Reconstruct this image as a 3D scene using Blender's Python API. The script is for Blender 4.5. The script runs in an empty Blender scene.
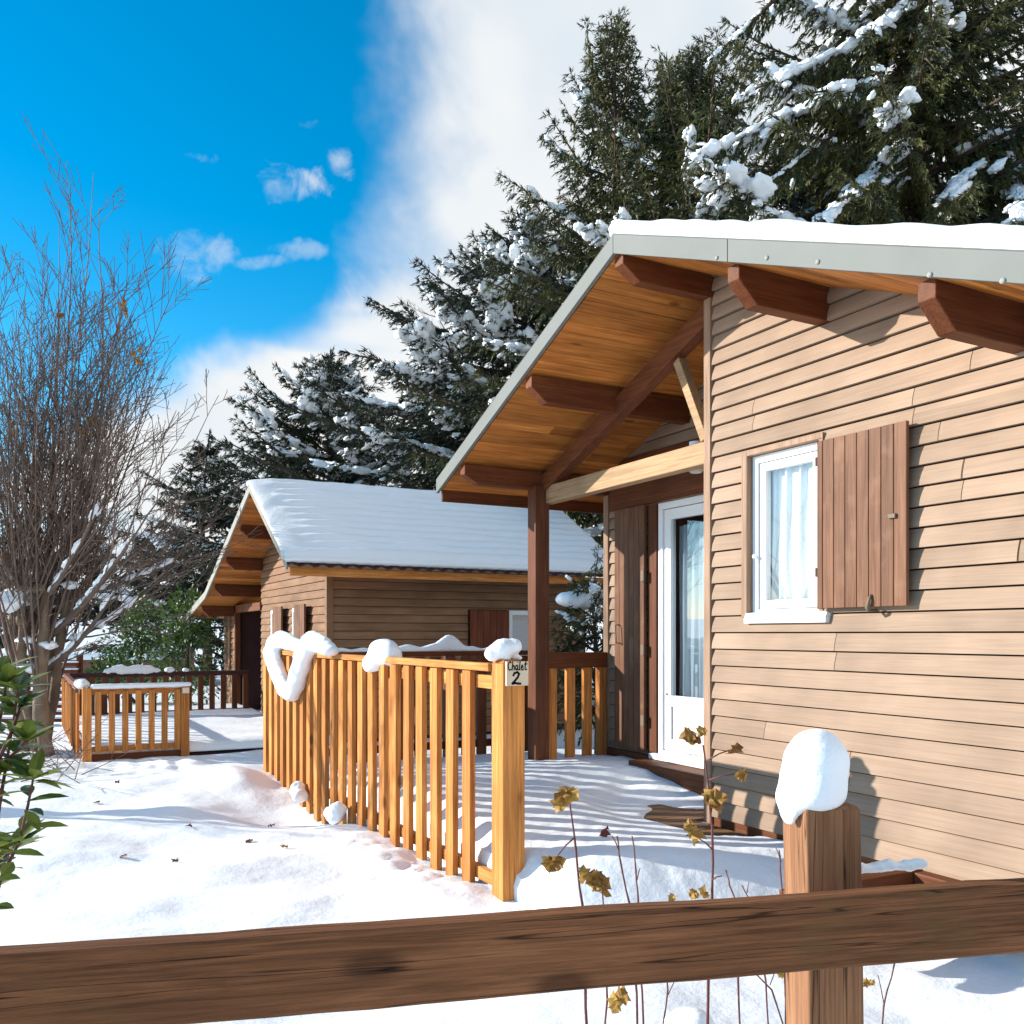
import bpy, bmesh, math, random
from mathutils import Vector, Matrix, noise

scene = bpy.context.scene
COL = scene.collection
R = math.radians
random.seed(7)

# ------------------------------------------------------------------ measured frame
# world: +Y runs along the chalet gables (away), +X runs along the ridges (away right)
YAW = R(28.4)
FW = Vector((math.sin(YAW), math.cos(YAW), 0))
RT = Vector((math.cos(YAW), -math.sin(YAW), 0))
EYE = Vector((0, 0, 1.5))
FPX = 911.0


def ray(px, py):
    return FW + RT * ((px - 512) / FPX) + Vector((0, 0, (634 - py) / FPX))


def atd(px, py, d):
    return EYE + ray(px, py) * d


def on_x(px, py, X):
    r = ray(px, py)
    return EYE + r * (X / r.x)


def on_y(px, py, Y):
    r = ray(px, py)
    return EYE + r * (Y / r.y)


def on_z(px, py, Z):
    r = ray(px, py)
    return EYE + r * ((Z - 1.5) / r.z)


# ------------------------------------------------------------------ mesh builder
class MB:
    def __init__(s):
        s.v = []
        s.f = []

    def add(s, verts, faces):
        o = len(s.v)
        s.v.extend([tuple(p) for p in verts])
        s.f.extend([tuple(i + o for i in f) for f in faces])

    def box(s, x0, x1, y0, y1, z0, z1):
        s.hexa([(x0, y0, z0), (x1, y0, z0), (x1, y1, z0), (x0, y1, z0),
                (x0, y0, z1), (x1, y0, z1), (x1, y1, z1), (x0, y1, z1)])
        return s

    def hexa(s, p):
        s.add(p, [(3, 2, 1, 0), (4, 5, 6, 7), (0, 1, 5, 4), (1, 2, 6, 5), (2, 3, 7, 6), (3, 0, 4, 7)])
        return s

    def beam(s, p0, p1, w, h, up=(0, 0, 1)):
        p0 = Vector(p0); p1 = Vector(p1)
        d = (p1 - p0).normalized()
        side = d.cross(Vector(up)).normalized()
        u = side.cross(d).normalized()
        q = []
        for p in (p0, p1):
            pass
        a, b = side * w / 2, u * h / 2
        q = [p0 - a - b, p0 + a - b, p1 + a - b, p1 - a - b, p0 - a + b, p0 + a + b, p1 + a + b, p1 - a + b]
        s.hexa(q)
        return s

    def prism(s, pts, vec):
        n = len(pts); vec = Vector(vec)
        a = [Vector(p) for p in pts]
        s.add(a + [p + vec for p in a],
              [tuple(range(n))[::-1], tuple(range(n, 2 * n))] + [(i, (i + 1) % n, (i + 1) % n + n, i + n) for i in range(n)])
        return s

    def tube(s, pts, rad, n=5, cap=True):
        pts = [Vector(p) for p in pts]
        m = len(pts)
        o = len(s.v)
        prev = None
        for i, p in enumerate(pts):
            t = (pts[min(i + 1, m - 1)] - pts[max(i - 1, 0)])
            if t.length < 1e-9:
                t = Vector((0, 0, 1))
            t.normalize()
            if prev is None:
                ref = Vector((1, 0, 0)) if abs(t.x) < .8 else Vector((0, 1, 0))
                a = t.cross(ref).normalized()
            else:
                a = (prev - t * prev.dot(t))
                if a.length < 1e-6:
                    a = t.cross(Vector((1, 0, 0)))
                a.normalize()
            prev = a
            b = t.cross(a)
            r = rad[i] if isinstance(rad, (list, tuple)) else rad
            for k in range(n):
                an = 2 * math.pi * k / n
                s.v.append(tuple(p + a * (math.cos(an) * r) + b * (math.sin(an) * r)))
        for i in range(m - 1):
            for k in range(n):
                k2 = (k + 1) % n
                s.f.append((o + i * n + k, o + i * n + k2, o + (i + 1) * n + k2, o + (i + 1) * n + k))
        if cap:
            s.f.append(tuple(o + k for k in range(n))[::-1])
            s.f.append(tuple(o + (m - 1) * n + k for k in range(n)))
        return s

    def build(s, name, mat, parent=None, smooth=False, bevel=0.0, autosmooth=False):
        me = bpy.data.meshes.new(name)
        off = Vector((0, 0, 0))
        if parent is not None:
            q = parent
            while q is not None:
                off += Vector(q.location); q = q.parent
        vs = [(p[0] - off.x, p[1] - off.y, p[2] - off.z) for p in s.v] if off.length else s.v
        me.from_pydata(vs, [], s.f)
        me.materials.append(mat)
        if smooth:
            me.polygons.foreach_set('use_smooth', [True] * len(me.polygons))
        me.update()
        o = bpy.data.objects.new(name, me)
        COL.objects.link(o)
        if parent is not None:
            o.parent = parent
        if bevel > 0:
            m = o.modifiers.new('bevel', 'BEVEL')
            m.width = bevel; m.segments = 2; m.limit_method = 'ANGLE'; m.angle_limit = R(40)
        return o


def tag(o, label, cat, group=None, kind=None):
    if label: o['label'] = label
    if cat: o['category'] = cat
    if group: o['group'] = group
    if kind: o['kind'] = kind
    return o


def thing(name, loc, label, cat, group=None):
    o = bpy.data.objects.new(name, None)
    o.empty_display_size = .2
    COL.objects.link(o)
    o.location = loc
    return tag(o, label, cat, group)


# ------------------------------------------------------------------ materials
def mat_base(name):
    m = bpy.data.materials.new(name)
    m.use_nodes = True
    nt = m.node_tree
    return m, nt, nt.nodes['Principled BSDF']


def N(nt, t, **kw):
    n = nt.nodes.new(t)
    for k, v in kw.items():
        setattr(n, k, v)
    return n


def ramp(nt, stops):
    r = nt.nodes.new('ShaderNodeValToRGB')
    e = r.color_ramp.elements
    while len(e) < len(stops):
        e.new(.5)
    for i, (p, c) in enumerate(stops):
        e[i].position = p
        e[i].color = (c[0], c[1], c[2], 1)
    return r


def wood(name, lo, hi, axis='Z', island=0.25, rough=.65, knots=True, scale=1.0, bump=.25, weather=None, rot=0, grain=.72, cracks=0, along=1.6):
    m, nt, b = mat_base(name)
    L = nt.links.new
    tc = N(nt, 'ShaderNodeTexCoord'); oi = N(nt, 'ShaderNodeObjectInfo'); geo = N(nt, 'ShaderNodeNewGeometry')
    ad = N(nt, 'ShaderNodeMath', operation='ADD'); L(oi.outputs['Random'], ad.inputs[0]); L(geo.outputs['Random Per Island'], ad.inputs[1])
    ml = N(nt, 'ShaderNodeMath', operation='MULTIPLY'); ml.inputs[1].default_value = 37.0; L(ad.outputs[0], ml.inputs[0])
    src = tc.outputs['Object']
    if rot:
        vr = N(nt, 'ShaderNodeVectorRotate', rotation_type='Z_AXIS'); vr.inputs['Angle'].default_value = R(rot); L(src, vr.inputs['Vector']); src = vr.outputs[0]
    va = N(nt, 'ShaderNodeVectorMath', operation='ADD'); L(src, va.inputs[0]); L(ml.outputs[0], va.inputs[1])
    mp = N(nt, 'ShaderNodeMapping')
    sc = [26 * scale] * 3; sc['XYZ'.index(axis)] = along * scale
    mp.inputs['Scale'].default_value = sc
    L(va.outputs[0], mp.inputs['Vector'])
    n1 = N(nt, 'ShaderNodeTexNoise'); n1.inputs['Scale'].default_value = 1.0; n1.inputs['Detail'].default_value = 6; n1.inputs['Roughness'].default_value = .65; n1.inputs['Distortion'].default_value = .6
    L(mp.outputs[0], n1.inputs['Vector'])
    cr = ramp(nt, [(.28, lo), (.72, hi)])
    L(n1.outputs['Fac'], cr.inputs[0])
    last = cr.outputs[0]
    # broad tone drift
    n2 = N(nt, 'ShaderNodeTexNoise'); n2.inputs['Scale'].default_value = 1.7; n2.inputs['Detail'].default_value = 3
    L(va.outputs[0], n2.inputs['Vector'])
    mr = N(nt, 'ShaderNodeMapRange'); mr.inputs[1].default_value = .3; mr.inputs[2].default_value = .7; mr.inputs[3].default_value = .78; mr.inputs[4].default_value = 1.15
    L(n2.outputs['Fac'], mr.inputs[0])
    isl = N(nt, 'ShaderNodeMapRange'); isl.inputs[3].default_value = 1 - island; isl.inputs[4].default_value = 1 + island
    fr = N(nt, 'ShaderNodeMath', operation='FRACT'); L(ad.outputs[0], fr.inputs[0]); L(fr.outputs[0], isl.inputs[0])
    mm = N(nt, 'ShaderNodeMath', operation='MULTIPLY'); L(mr.outputs[0], mm.inputs[0]); L(isl.outputs[0], mm.inputs[1])
    vm = N(nt, 'ShaderNodeVectorMath', operation='SCALE'); L(last, vm.inputs[0]); L(mm.outputs[0], vm.inputs['Scale'])
    last = vm.outputs[0]
    mpf = N(nt, 'ShaderNodeMapping'); sf_c = [115 * scale] * 3; sf_c['XYZ'.index(axis)] = 2.6 * scale
    mpf.inputs['Scale'].default_value = sf_c; L(va.outputs[0], mpf.inputs['Vector'])
    nf_ = N(nt, 'ShaderNodeTexNoise'); nf_.inputs['Scale'].default_value = 1; nf_.inputs['Detail'].default_value = 4; nf_.inputs['Distortion'].default_value = 1.0; L(mpf.outputs[0], nf_.inputs['Vector'])
    mf = N(nt, 'ShaderNodeMapRange'); mf.inputs[1].default_value = .32; mf.inputs[2].default_value = .62; mf.inputs[3].default_value = grain; mf.inputs[4].default_value = 1.12
    L(nf_.outputs['Fac'], mf.inputs[0])
    vf = N(nt, 'ShaderNodeVectorMath', operation='SCALE'); L(last, vf.inputs[0]); L(mf.outputs[0], vf.inputs['Scale']); last = vf.outputs[0]
    if knots:
        mp2 = N(nt, 'ShaderNodeMapping'); s2 = [5.5] * 3; s2['XYZ'.index(axis)] = 2.3
        mp2.inputs['Scale'].default_value = s2; L(va.outputs[0], mp2.inputs['Vector'])
        vo = N(nt, 'ShaderNodeTexVoronoi'); vo.inputs['Scale'].default_value = 1.0; L(mp2.outputs[0], vo.inputs['Vector'])
        k = N(nt, 'ShaderNodeMapRange'); k.interpolation_type = 'SMOOTHSTEP'
        k.inputs[1].default_value = .06; k.inputs[2].default_value = .16; k.inputs[3].default_value = .45; k.inputs[4].default_value = 1
        L(vo.outputs['Distance'], k.inputs[0])
        v2 = N(nt, 'ShaderNodeVectorMath', operation='SCALE'); L(last, v2.inputs[0]); L(k.outputs[0], v2.inputs['Scale'])
        last = v2.outputs[0]
    if cracks:
        mpc = N(nt, 'ShaderNodeMapping'); cs = [34 * scale] * 3; cs['XYZ'.index(axis)] = .9
        mpc.inputs['Scale'].default_value = cs; L(va.outputs[0], mpc.inputs['Vector'])
        nc = N(nt, 'ShaderNodeTexNoise'); nc.inputs['Scale'].default_value = 1; nc.inputs['Detail'].default_value = 2; nc.inputs['Distortion'].default_value = .3; L(mpc.outputs[0], nc.inputs['Vector'])
        ab = N(nt, 'ShaderNodeMath', operation='SUBTRACT'); L(nc.outputs['Fac'], ab.inputs[0]); ab.inputs[1].default_value = .56
        ab2 = N(nt, 'ShaderNodeMath', operation='ABSOLUTE'); L(ab.outputs[0], ab2.inputs[0])
        ck = N(nt, 'ShaderNodeMapRange'); ck.inputs[1].default_value = .002; ck.inputs[2].default_value = .016; ck.inputs[3].default_value = 1 - cracks; ck.inputs[4].default_value = 1
        L(ab2.outputs[0], ck.inputs[0])
        vc = N(nt, 'ShaderNodeVectorMath', operation='SCALE'); L(last, vc.inputs[0]); L(ck.outputs[0], vc.inputs['Scale']); last = vc.outputs[0]
    if weather:
        n3 = N(nt, 'ShaderNodeTexNoise'); n3.inputs['Scale'].default_value = 6; n3.inputs['Detail'].default_value = 5
        L(va.outputs[0], n3.inputs['Vector'])
        w = N(nt, 'ShaderNodeMapRange'); w.inputs[1].default_value = .55; w.inputs[2].default_value = .75; w.inputs[3].default_value = 0; w.inputs[4].default_value = .6
        L(n3.outputs['Fac'], w.inputs[0])
        mx = N(nt, 'ShaderNodeMix', data_type='RGBA'); L(w.outputs[0], mx.inputs[0]); L(last, mx.inputs[6]); mx.inputs[7].default_value = (*weather, 1)
        last = mx.outputs[2]
    L(last, b.inputs['Base Color'])
    b.inputs['Roughness'].default_value = rough
    b.inputs['Specular IOR Level'].default_value = .13
    bp = N(nt, 'ShaderNodeBump'); bp.inputs['Strength'].default_value = bump; bp.inputs['Distance'].default_value = .01
    L(n1.outputs['Fac'], bp.inputs['Height']); L(bp.outputs[0], b.inputs['Normal'])
    return m


def plain(name, col, rough=.6, var=.12, scale=4, metal=0, spec=None, bump=0, bscale=60):
    m, nt, b = mat_base(name)
    L = nt.links.new
    tc = N(nt, 'ShaderNodeTexCoord')
    n = N(nt, 'ShaderNodeTexNoise'); n.inputs['Scale'].default_value = scale; n.inputs['Detail'].default_value = 5
    L(tc.outputs['Object'], n.inputs['Vector'])
    geo = N(nt, 'ShaderNodeNewGeometry')
    cr = ramp(nt, [(.3, [c * (1 - var) for c in col]), (.7, [min(1, c * (1 + var)) for c in col])])
    L(n.outputs['Fac'], cr.inputs[0])
    mr = N(nt, 'ShaderNodeMapRange'); mr.inputs[3].default_value = 1 - var * .6; mr.inputs[4].default_value = 1 + var * .4
    L(geo.outputs['Random Per Island'], mr.inputs[0])
    vm = N(nt, 'ShaderNodeVectorMath', operation='SCALE'); L(cr.outputs[0], vm.inputs[0]); L(mr.outputs[0], vm.inputs['Scale'])
    L(vm.outputs[0], b.inputs['Base Color'])
    b.inputs['Roughness'].default_value = rough
    b.inputs['Metallic'].default_value = metal
    b.inputs['Specular IOR Level'].default_value = .12 if spec is None else spec
    if bump:
        n2 = N(nt, 'ShaderNodeTexNoise'); n2.inputs['Scale'].default_value = bscale; n2.inputs['Detail'].default_value = 4
        L(tc.outputs['Object'], n2.inputs['Vector'])
        bp = N(nt, 'ShaderNodeBump'); bp.inputs['Strength'].default_value = bump; bp.inputs['Distance'].default_value = .02
        L(n2.outputs['Fac'], bp.inputs['Height']); L(bp.outputs[0], b.inputs['Normal'])
    return m


def foliage(name, a, b_, rough=.55, trans=0.0):
    m, nt, b = mat_base(name)
    L = nt.links.new
    geo = N(nt, 'ShaderNodeNewGeometry'); tc = N(nt, 'ShaderNodeTexCoord')
    n = N(nt, 'ShaderNodeTexNoise'); n.inputs['Scale'].default_value = 1.1; n.inputs['Detail'].default_value = 3
    L(tc.outputs['Object'], n.inputs['Vector'])
    ad = N(nt, 'ShaderNodeMath', operation='MULTIPLY_ADD'); ad.inputs[1].default_value = .5
    L(geo.outputs['Random Per Island'], ad.inputs[0])
    mm = N(nt, 'ShaderNodeMath', operation='MULTIPLY_ADD'); mm.inputs[1].default_value = 1.6; mm.inputs[2].default_value = -.55
    L(n.outputs['Fac'], mm.inputs[0]); L(mm.outputs[0], ad.inputs[2])
    cr = ramp(nt, [(.1, a), (.95, b_)]); L(ad.outputs[0], cr.inputs[0])
    L(cr.outputs[0], b.inputs['Base Color'])
    b.inputs['Roughness'].default_value = rough
    b.inputs['Specular IOR Level'].default_value = .3
    if trans:
        tr = N(nt, 'ShaderNodeBsdfTranslucent'); L(cr.outputs[0], tr.inputs['Color'])
        mx = N(nt, 'ShaderNodeMixShader'); mx.inputs[0].default_value = trans
        L(b.outputs[0], mx.inputs[1]); L(tr.outputs[0], mx.inputs[2])
        L(mx.outputs[0], nt.nodes['Material Output'].inputs['Surface'])
    return m


def snow_mat(name, bump=.35, bscale=9, big=0.0):
    m, nt, b = mat_base(name)
    L = nt.links.new
    tc = N(nt, 'ShaderNodeTexCoord')
    b.inputs['Base Color'].default_value = (.85, .885, .92, 1)
    b.inputs['Roughness'].default_value = .55
    b.inputs['Specular IOR Level'].default_value = .25
    b.inputs['Subsurface Weight'].default_value = .0
    n1 = N(nt, 'ShaderNodeTexNoise'); n1.inputs['Scale'].default_value = bscale; n1.inputs['Detail'].default_value = 8; n1.inputs['Roughness'].default_value = .62
    L(tc.outputs['Object'], n1.inputs['Vector'])
    n2 = N(nt, 'ShaderNodeTexNoise'); n2.inputs['Scale'].default_value = 170; n2.inputs['Detail'].default_value = 2
    L(tc.outputs['Object'], n2.inputs['Vector'])
    ma = N(nt, 'ShaderNodeMath', operation='MULTIPLY_ADD'); ma.inputs[1].default_value = .06
    L(n2.outputs['Fac'], ma.inputs[0]); L(n1.outputs['Fac'], ma.inputs[2])
    bp = N(nt, 'ShaderNodeBump'); bp.inputs['Strength'].default_value = bump; bp.inputs['Distance'].default_value = .05
    L(ma.outputs[0], bp.inputs['Height']); L(bp.outputs[0], b.inputs['Normal'])
    return m


def glass_mat(name, tint=(.75, .82, .86), refl=.18):
    m, nt, b = mat_base(name)
    L = nt.links.new
    nt.nodes.remove(b)
    tr = N(nt, 'ShaderNodeBsdfTransparent'); tr.inputs[0].default_value = (*tint, 1)
    gl = N(nt, 'ShaderNodeBsdfGlossy'); gl.inputs['Roughness'].default_value = .015; gl.inputs[0].default_value = (.95, .97, 1, 1)
    fr = N(nt, 'ShaderNodeFresnel'); fr.inputs[0].default_value = 1.5
    tcg = N(nt, 'ShaderNodeTexCoord'); ng = N(nt, 'ShaderNodeTexNoise'); ng.inputs['Scale'].default_value = 3
    L(tcg.outputs['Object'], ng.inputs['Vector'])
    bp = N(nt, 'ShaderNodeBump'); bp.inputs['Strength'].default_value = .04; L(ng.outputs['Fac'], bp.inputs['Height']); L(bp.outputs[0], gl.inputs['Normal'])
    ad = N(nt, 'ShaderNodeMath', operation='ADD', use_clamp=True); ad.inputs[1].default_value = refl
    L(fr.outputs[0], ad.inputs[0])
    mx = N(nt, 'ShaderNodeMixShader'); L(ad.outputs[0], mx.inputs[0]); L(tr.outputs[0], mx.inputs[1]); L(gl.outputs[0], mx.inputs[2])
    L(mx.outputs[0], nt.nodes['Material Output'].inputs['Surface'])
    return m


M = {}
M['pine_z'] = wood('pine upright', (.37, .122, .026), (.66, .285, .085), 'Z', .24, .75, grain=.66)
M['pine_y'] = wood('pine along y', (.38, .13, .028), (.66, .29, .09), 'Y', .15, .75)
M['pine_x'] = wood('pine along x', (.36, .122, .026), (.60, .26, .078), 'X', .15, .75)
M['soffit'] = wood('soffit boards', (.29, .085, .018), (.58, .235, .055), 'X', .3, .5)
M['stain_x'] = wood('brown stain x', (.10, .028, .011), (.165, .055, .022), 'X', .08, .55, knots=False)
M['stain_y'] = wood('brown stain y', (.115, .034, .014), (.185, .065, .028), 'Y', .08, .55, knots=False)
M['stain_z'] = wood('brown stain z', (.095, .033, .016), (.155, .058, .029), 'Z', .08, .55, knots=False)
M['trim_z'] = wood('brown trim', (.26, .16, .105), (.36, .235, .16), 'Z', .05, .6, knots=False)
M['tie_y'] = wood('pale tie beam', (.30, .185, .10), (.43, .28, .155), 'Y', .05, .6, knots=False)
M['shutter'] = wood('shutter boards', (.125, .055, .030), (.20, .098, .056), 'Z', .14, .55, knots=False, weather=(.24, .13, .08))
M['front_r'] = wood('front rail', (.115, .046, .020), (.24, .10, .045), 'X', .05, .8, knots=True, scale=1.15, bump=.8, weather=(.115, .07, .026), rot=16.05, grain=.6, cracks=.75, along=2.4)
M['front_z'] = wood('front post', (.20, .092, .046), (.32, .16, .083), 'Z', .05, .8, knots=True, bump=.6, grain=.68, cracks=.7, along=2.4)
M['deck'] = wood('deck boards', (.16, .08, .04), (.28, .15, .075), 'X', .2, .7, knots=False)
M['siding'] = wood('tan siding', (.278, .192, .135), (.302, .211, .150), 'Y', .055, .65, knots=False, bump=.08, grain=.95)
M['siding_x'] = wood('tan siding x', (.278, .192, .135), (.302, .211, .150), 'X', .055, .65, knots=False, bump=.08, grain=.95)
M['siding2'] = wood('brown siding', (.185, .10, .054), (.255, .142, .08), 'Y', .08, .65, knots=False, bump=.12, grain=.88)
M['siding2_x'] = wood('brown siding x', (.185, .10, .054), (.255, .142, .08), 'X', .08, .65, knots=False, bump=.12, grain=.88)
M['back'] = plain('dark backing', (.035, .024, .018), .8)
M['grey'] = plain('grey flashing', (.165, .172, .16), .6, .06, 3)
M['zinc'] = plain('old zinc edging', (.30, .28, .24), .5, .15, 3)
M['bolt'] = plain('pale bolt', (.27, .275, .26), .6)
M['pvc'] = plain('white pvc', (.80, .81, .82), .35, .015)
M['curtain'] = plain('white curtain', (.70, .73, .74), .8, .05)
M['inside'] = plain('inside wall', (.25, .22, .19), .8)
M['metal'] = plain('galvanised metal', (.17, .125, .09), .5, .1)
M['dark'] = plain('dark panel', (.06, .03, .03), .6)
M['redwood'] = wood('red brown boards', (.13, .035, .018), (.20, .06, .03), 'Z', .12, .6, knots=False)
M['sign'] = plain('pale sign board', (.70, .58, .43), .7, .06, 20)
M['ink'] = plain('black paint', (.015, .014, .013), .5)
M['snow'] = snow_mat('snow', .30, 7)
M['snow_lump'] = snow_mat('snow lump', .22, 16)
M['bark'] = plain('conifer bark', (.085, .06, .045), .9, .3, 8, bump=.5, bscale=30)
M['twig'] = plain('bare twig bark', (.155, .11, .088), .8, .3, 3)
M['trunk'] = plain('grey brown bark', (.19, .14, .10), .9, .3, 6, bump=.6, bscale=40)
M['needle_a'] = foliage('dark needles', (.010, .017, .012), (.036, .048, .022))
M['needle_b'] = foliage('green needles', (.014, .026, .014), (.105, .102, .024))
M['laurel'] = foliage('laurel leaf', (.03, .07, .012), (.30, .33, .06), .32, .15)
M['bush'] = foliage('bush leaf', (.02, .05, .012), (.13, .22, .035), .4, .1)
M['dryleaf'] = foliage('dry leaf', (.17, .065, .016), (.52, .33, .085), .6, .3)
M['redleaf'] = foliage('dark red leaf', (.10, .02, .02), (.17, .05, .03), .6)
M['cane'] = plain('red cane', (.13, .055, .05), .6, .2, 10)
M['lampglass'] = plain('frosted lamp glass', (.55, .53, .48), .25, .03)
M['glass'] = glass_mat('window glass', (.9, .93, .95), refl=.06)
M['glass_door'] = glass_mat('door glass', (.6, .68, .74), .12)
M['brick'] = plain('brownish wall', (.22, .12, .085), .8, .2, 6)


# ------------------------------------------------------------------ snow helpers
def lump_mesh(spheres, voxel=.02, amp=.008, freq=14, smooth_it=4):
    bm = bmesh.new()
    for c, r in spheres:
        if not isinstance(r, (tuple, list)): r = (r, r, r)
        mt = Matrix.Translation(Vector(c)) @ Matrix.Diagonal((r[0], r[1], r[2], 1))
        bmesh.ops.create_icosphere(bm, subdivisions=3, radius=1, matrix=mt)
    me = bpy.data.meshes.new('t'); bm.to_mesh(me); bm.free()
    o = bpy.data.objects.new('t', me); COL.objects.link(o)
    md = o.modifiers.new('r', 'REMESH'); md.mode = 'VOXEL'; md.voxel_size = voxel
    dg = bpy.context.evaluated_depsgraph_get(); dg.update()
    m2 = bpy.data.meshes.new_from_object(o.evaluated_get(dg))
    bpy.data.objects.remove(o); bpy.data.meshes.remove(me)
    bm = bmesh.new(); bm.from_mesh(m2); bpy.data.meshes.remove(m2)
    for _ in range(smooth_it):
        bmesh.ops.smooth_vert(bm, verts=bm.verts, factor=.5, use_axis_x=True, use_axis_y=True, use_axis_z=True)
    bm.normal_update()
    for v in bm.verts:
        n = noise.noise(v.co * freq) + .6 * noise.noise(v.co * freq * 2.3)
        v.co += v.normal * n * amp
    mb = MB()
    bm.verts.index_update()
    mb.v = [tuple(v.co) for v in bm.verts]
    mb.f = [tuple(v.index for v in f.verts) for f in bm.faces]
    bm.free()
    return mb


def snow_lump(name, spheres, label, cat='snow', group=None, voxel=.02, amp=.008, freq=14, parent=None, smooth_it=4):
    mb = lump_mesh(spheres, voxel, amp, freq, smooth_it)
    o = mb.build(name, M['snow_lump'], parent, smooth=True)
    if label: tag(o, label, cat, group)
    return o


def sheet(us, vs, fn_top, fn_bot):
    """closed slab between two height functions of (u, v) -> Vector"""
    mb = MB(); nu, nv = len(us), len(vs)
    top = [fn_top(u, v) for u in us for v in vs]
    bot = [fn_bot(u, v) for u in us for v in vs]
    mb.v = [tuple(p) for p in top + bot]
    o = nu * nv
    I = lambda i, j: i * nv + j
    for i in range(nu - 1):
        for j in range(nv - 1):
            mb.f.append((I(i, j), I(i + 1, j), I(i + 1, j + 1), I(i, j + 1)))
            mb.f.append((o + I(i, j), o + I(i, j + 1), o + I(i + 1, j + 1), o + I(i + 1, j)))
    for i in range(nu - 1):
        mb.f.append((I(i, 0), o + I(i, 0), o + I(i + 1, 0), I(i + 1, 0)))
        mb.f.append((I(i, nv - 1), I(i + 1, nv - 1), o + I(i + 1, nv - 1), o + I(i, nv - 1)))
    for j in range(nv - 1):
        mb.f.append((I(0, j), I(0, j + 1), o + I(0, j + 1), o + I(0, j)))
        mb.f.append((I(nu - 1, j), o + I(nu - 1, j), o + I(nu - 1, j + 1), I(nu - 1, j + 1)))
    return mb


def lin(a, b, n):
    return [a + (b - a) * i / (n - 1) for i in range(n)]


def sstep(a, b, x):
    t = max(0, min(1, (x - a) / (b - a)))
    return t * t * (3 - 2 * t)


def nz(x, y, z=0.0):
    return noise.noise(Vector((x, y, z)))


# ------------------------------------------------------------------ ground
def ground_z(x, y):
    far = max(0, min(1, 1 - (math.hypot(x, y - 8) - 18) / 25))
    z = .055 * nz(x * .75 + 3, y * .75) + .035 * nz(x * 1.7 + 9, y * 2.1, 2) + .009 * nz(x * 4.3, y * 5.1, 5) + .003 * nz(x * 11, y * 13, 8)
    z *= far * 1.12
    # drifted ridges that run roughly with the sun
    z += .035 * far * nz((x * .45 + y * .85) * 1.5, (x - y) * .35, 7)
    # hollow beside the middle of the long railing, mound at its far end
    z -= .15 * math.exp(-((x - 2.2) ** 2 / .35 + (y - 8.2) ** 2 / 1.2))
    z += .10 * math.exp(-((x - 1.95) ** 2 / .06 + (y - 9.6) ** 2 / .5))
    z += .05 * math.exp(-((x - 2.15) ** 2 / .05 + (y - 5.6) ** 2 / .9)) * (1 + nz(x * 9, y * 9))
    # churned snow in front of the far chalet
    ch = math.exp(-((x - 1.2) ** 2 / 1.2 + (y - 11.0) ** 2 / .5))
    z += .05 * ch * nz(x * 6, y * 6, 4)
    # gentle rise far away
    d = math.hypot(x, y)
    z += max(0, (d - 40)) * .02
    return z


def lines(lo, hi, step, reach):
    out = [lo + i * step for i in range(int((hi - lo) / step) + 1)]
    s = step; p = out[-1]
    while p < reach:
        s *= 1.25; p += s; out.append(p)
    s = step; p = out[0]; left = []
    while p > -reach:
        s *= 1.25; p -= s; left.append(p)
    return left[::-1] + out


gx = lines(-4.2, 4.6, .045, 400)
gy = lines(2.0, 13.5, .045, 400)
g = MB()
nyg = len(gy)
for x in gx:
    for y in gy:
        g.v.append((x, y, ground_z(x, y)))
for i in range(len(gx) - 1):
    for j in range(nyg - 1):
        g.f.append((i * nyg + j, (i + 1) * nyg + j, (i + 1) * nyg + j + 1, i * nyg + j + 1))
tag(g.build('ground', M['snow'], smooth=True), 'snow covered ground of the chalet park', None, kind='structure')


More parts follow.
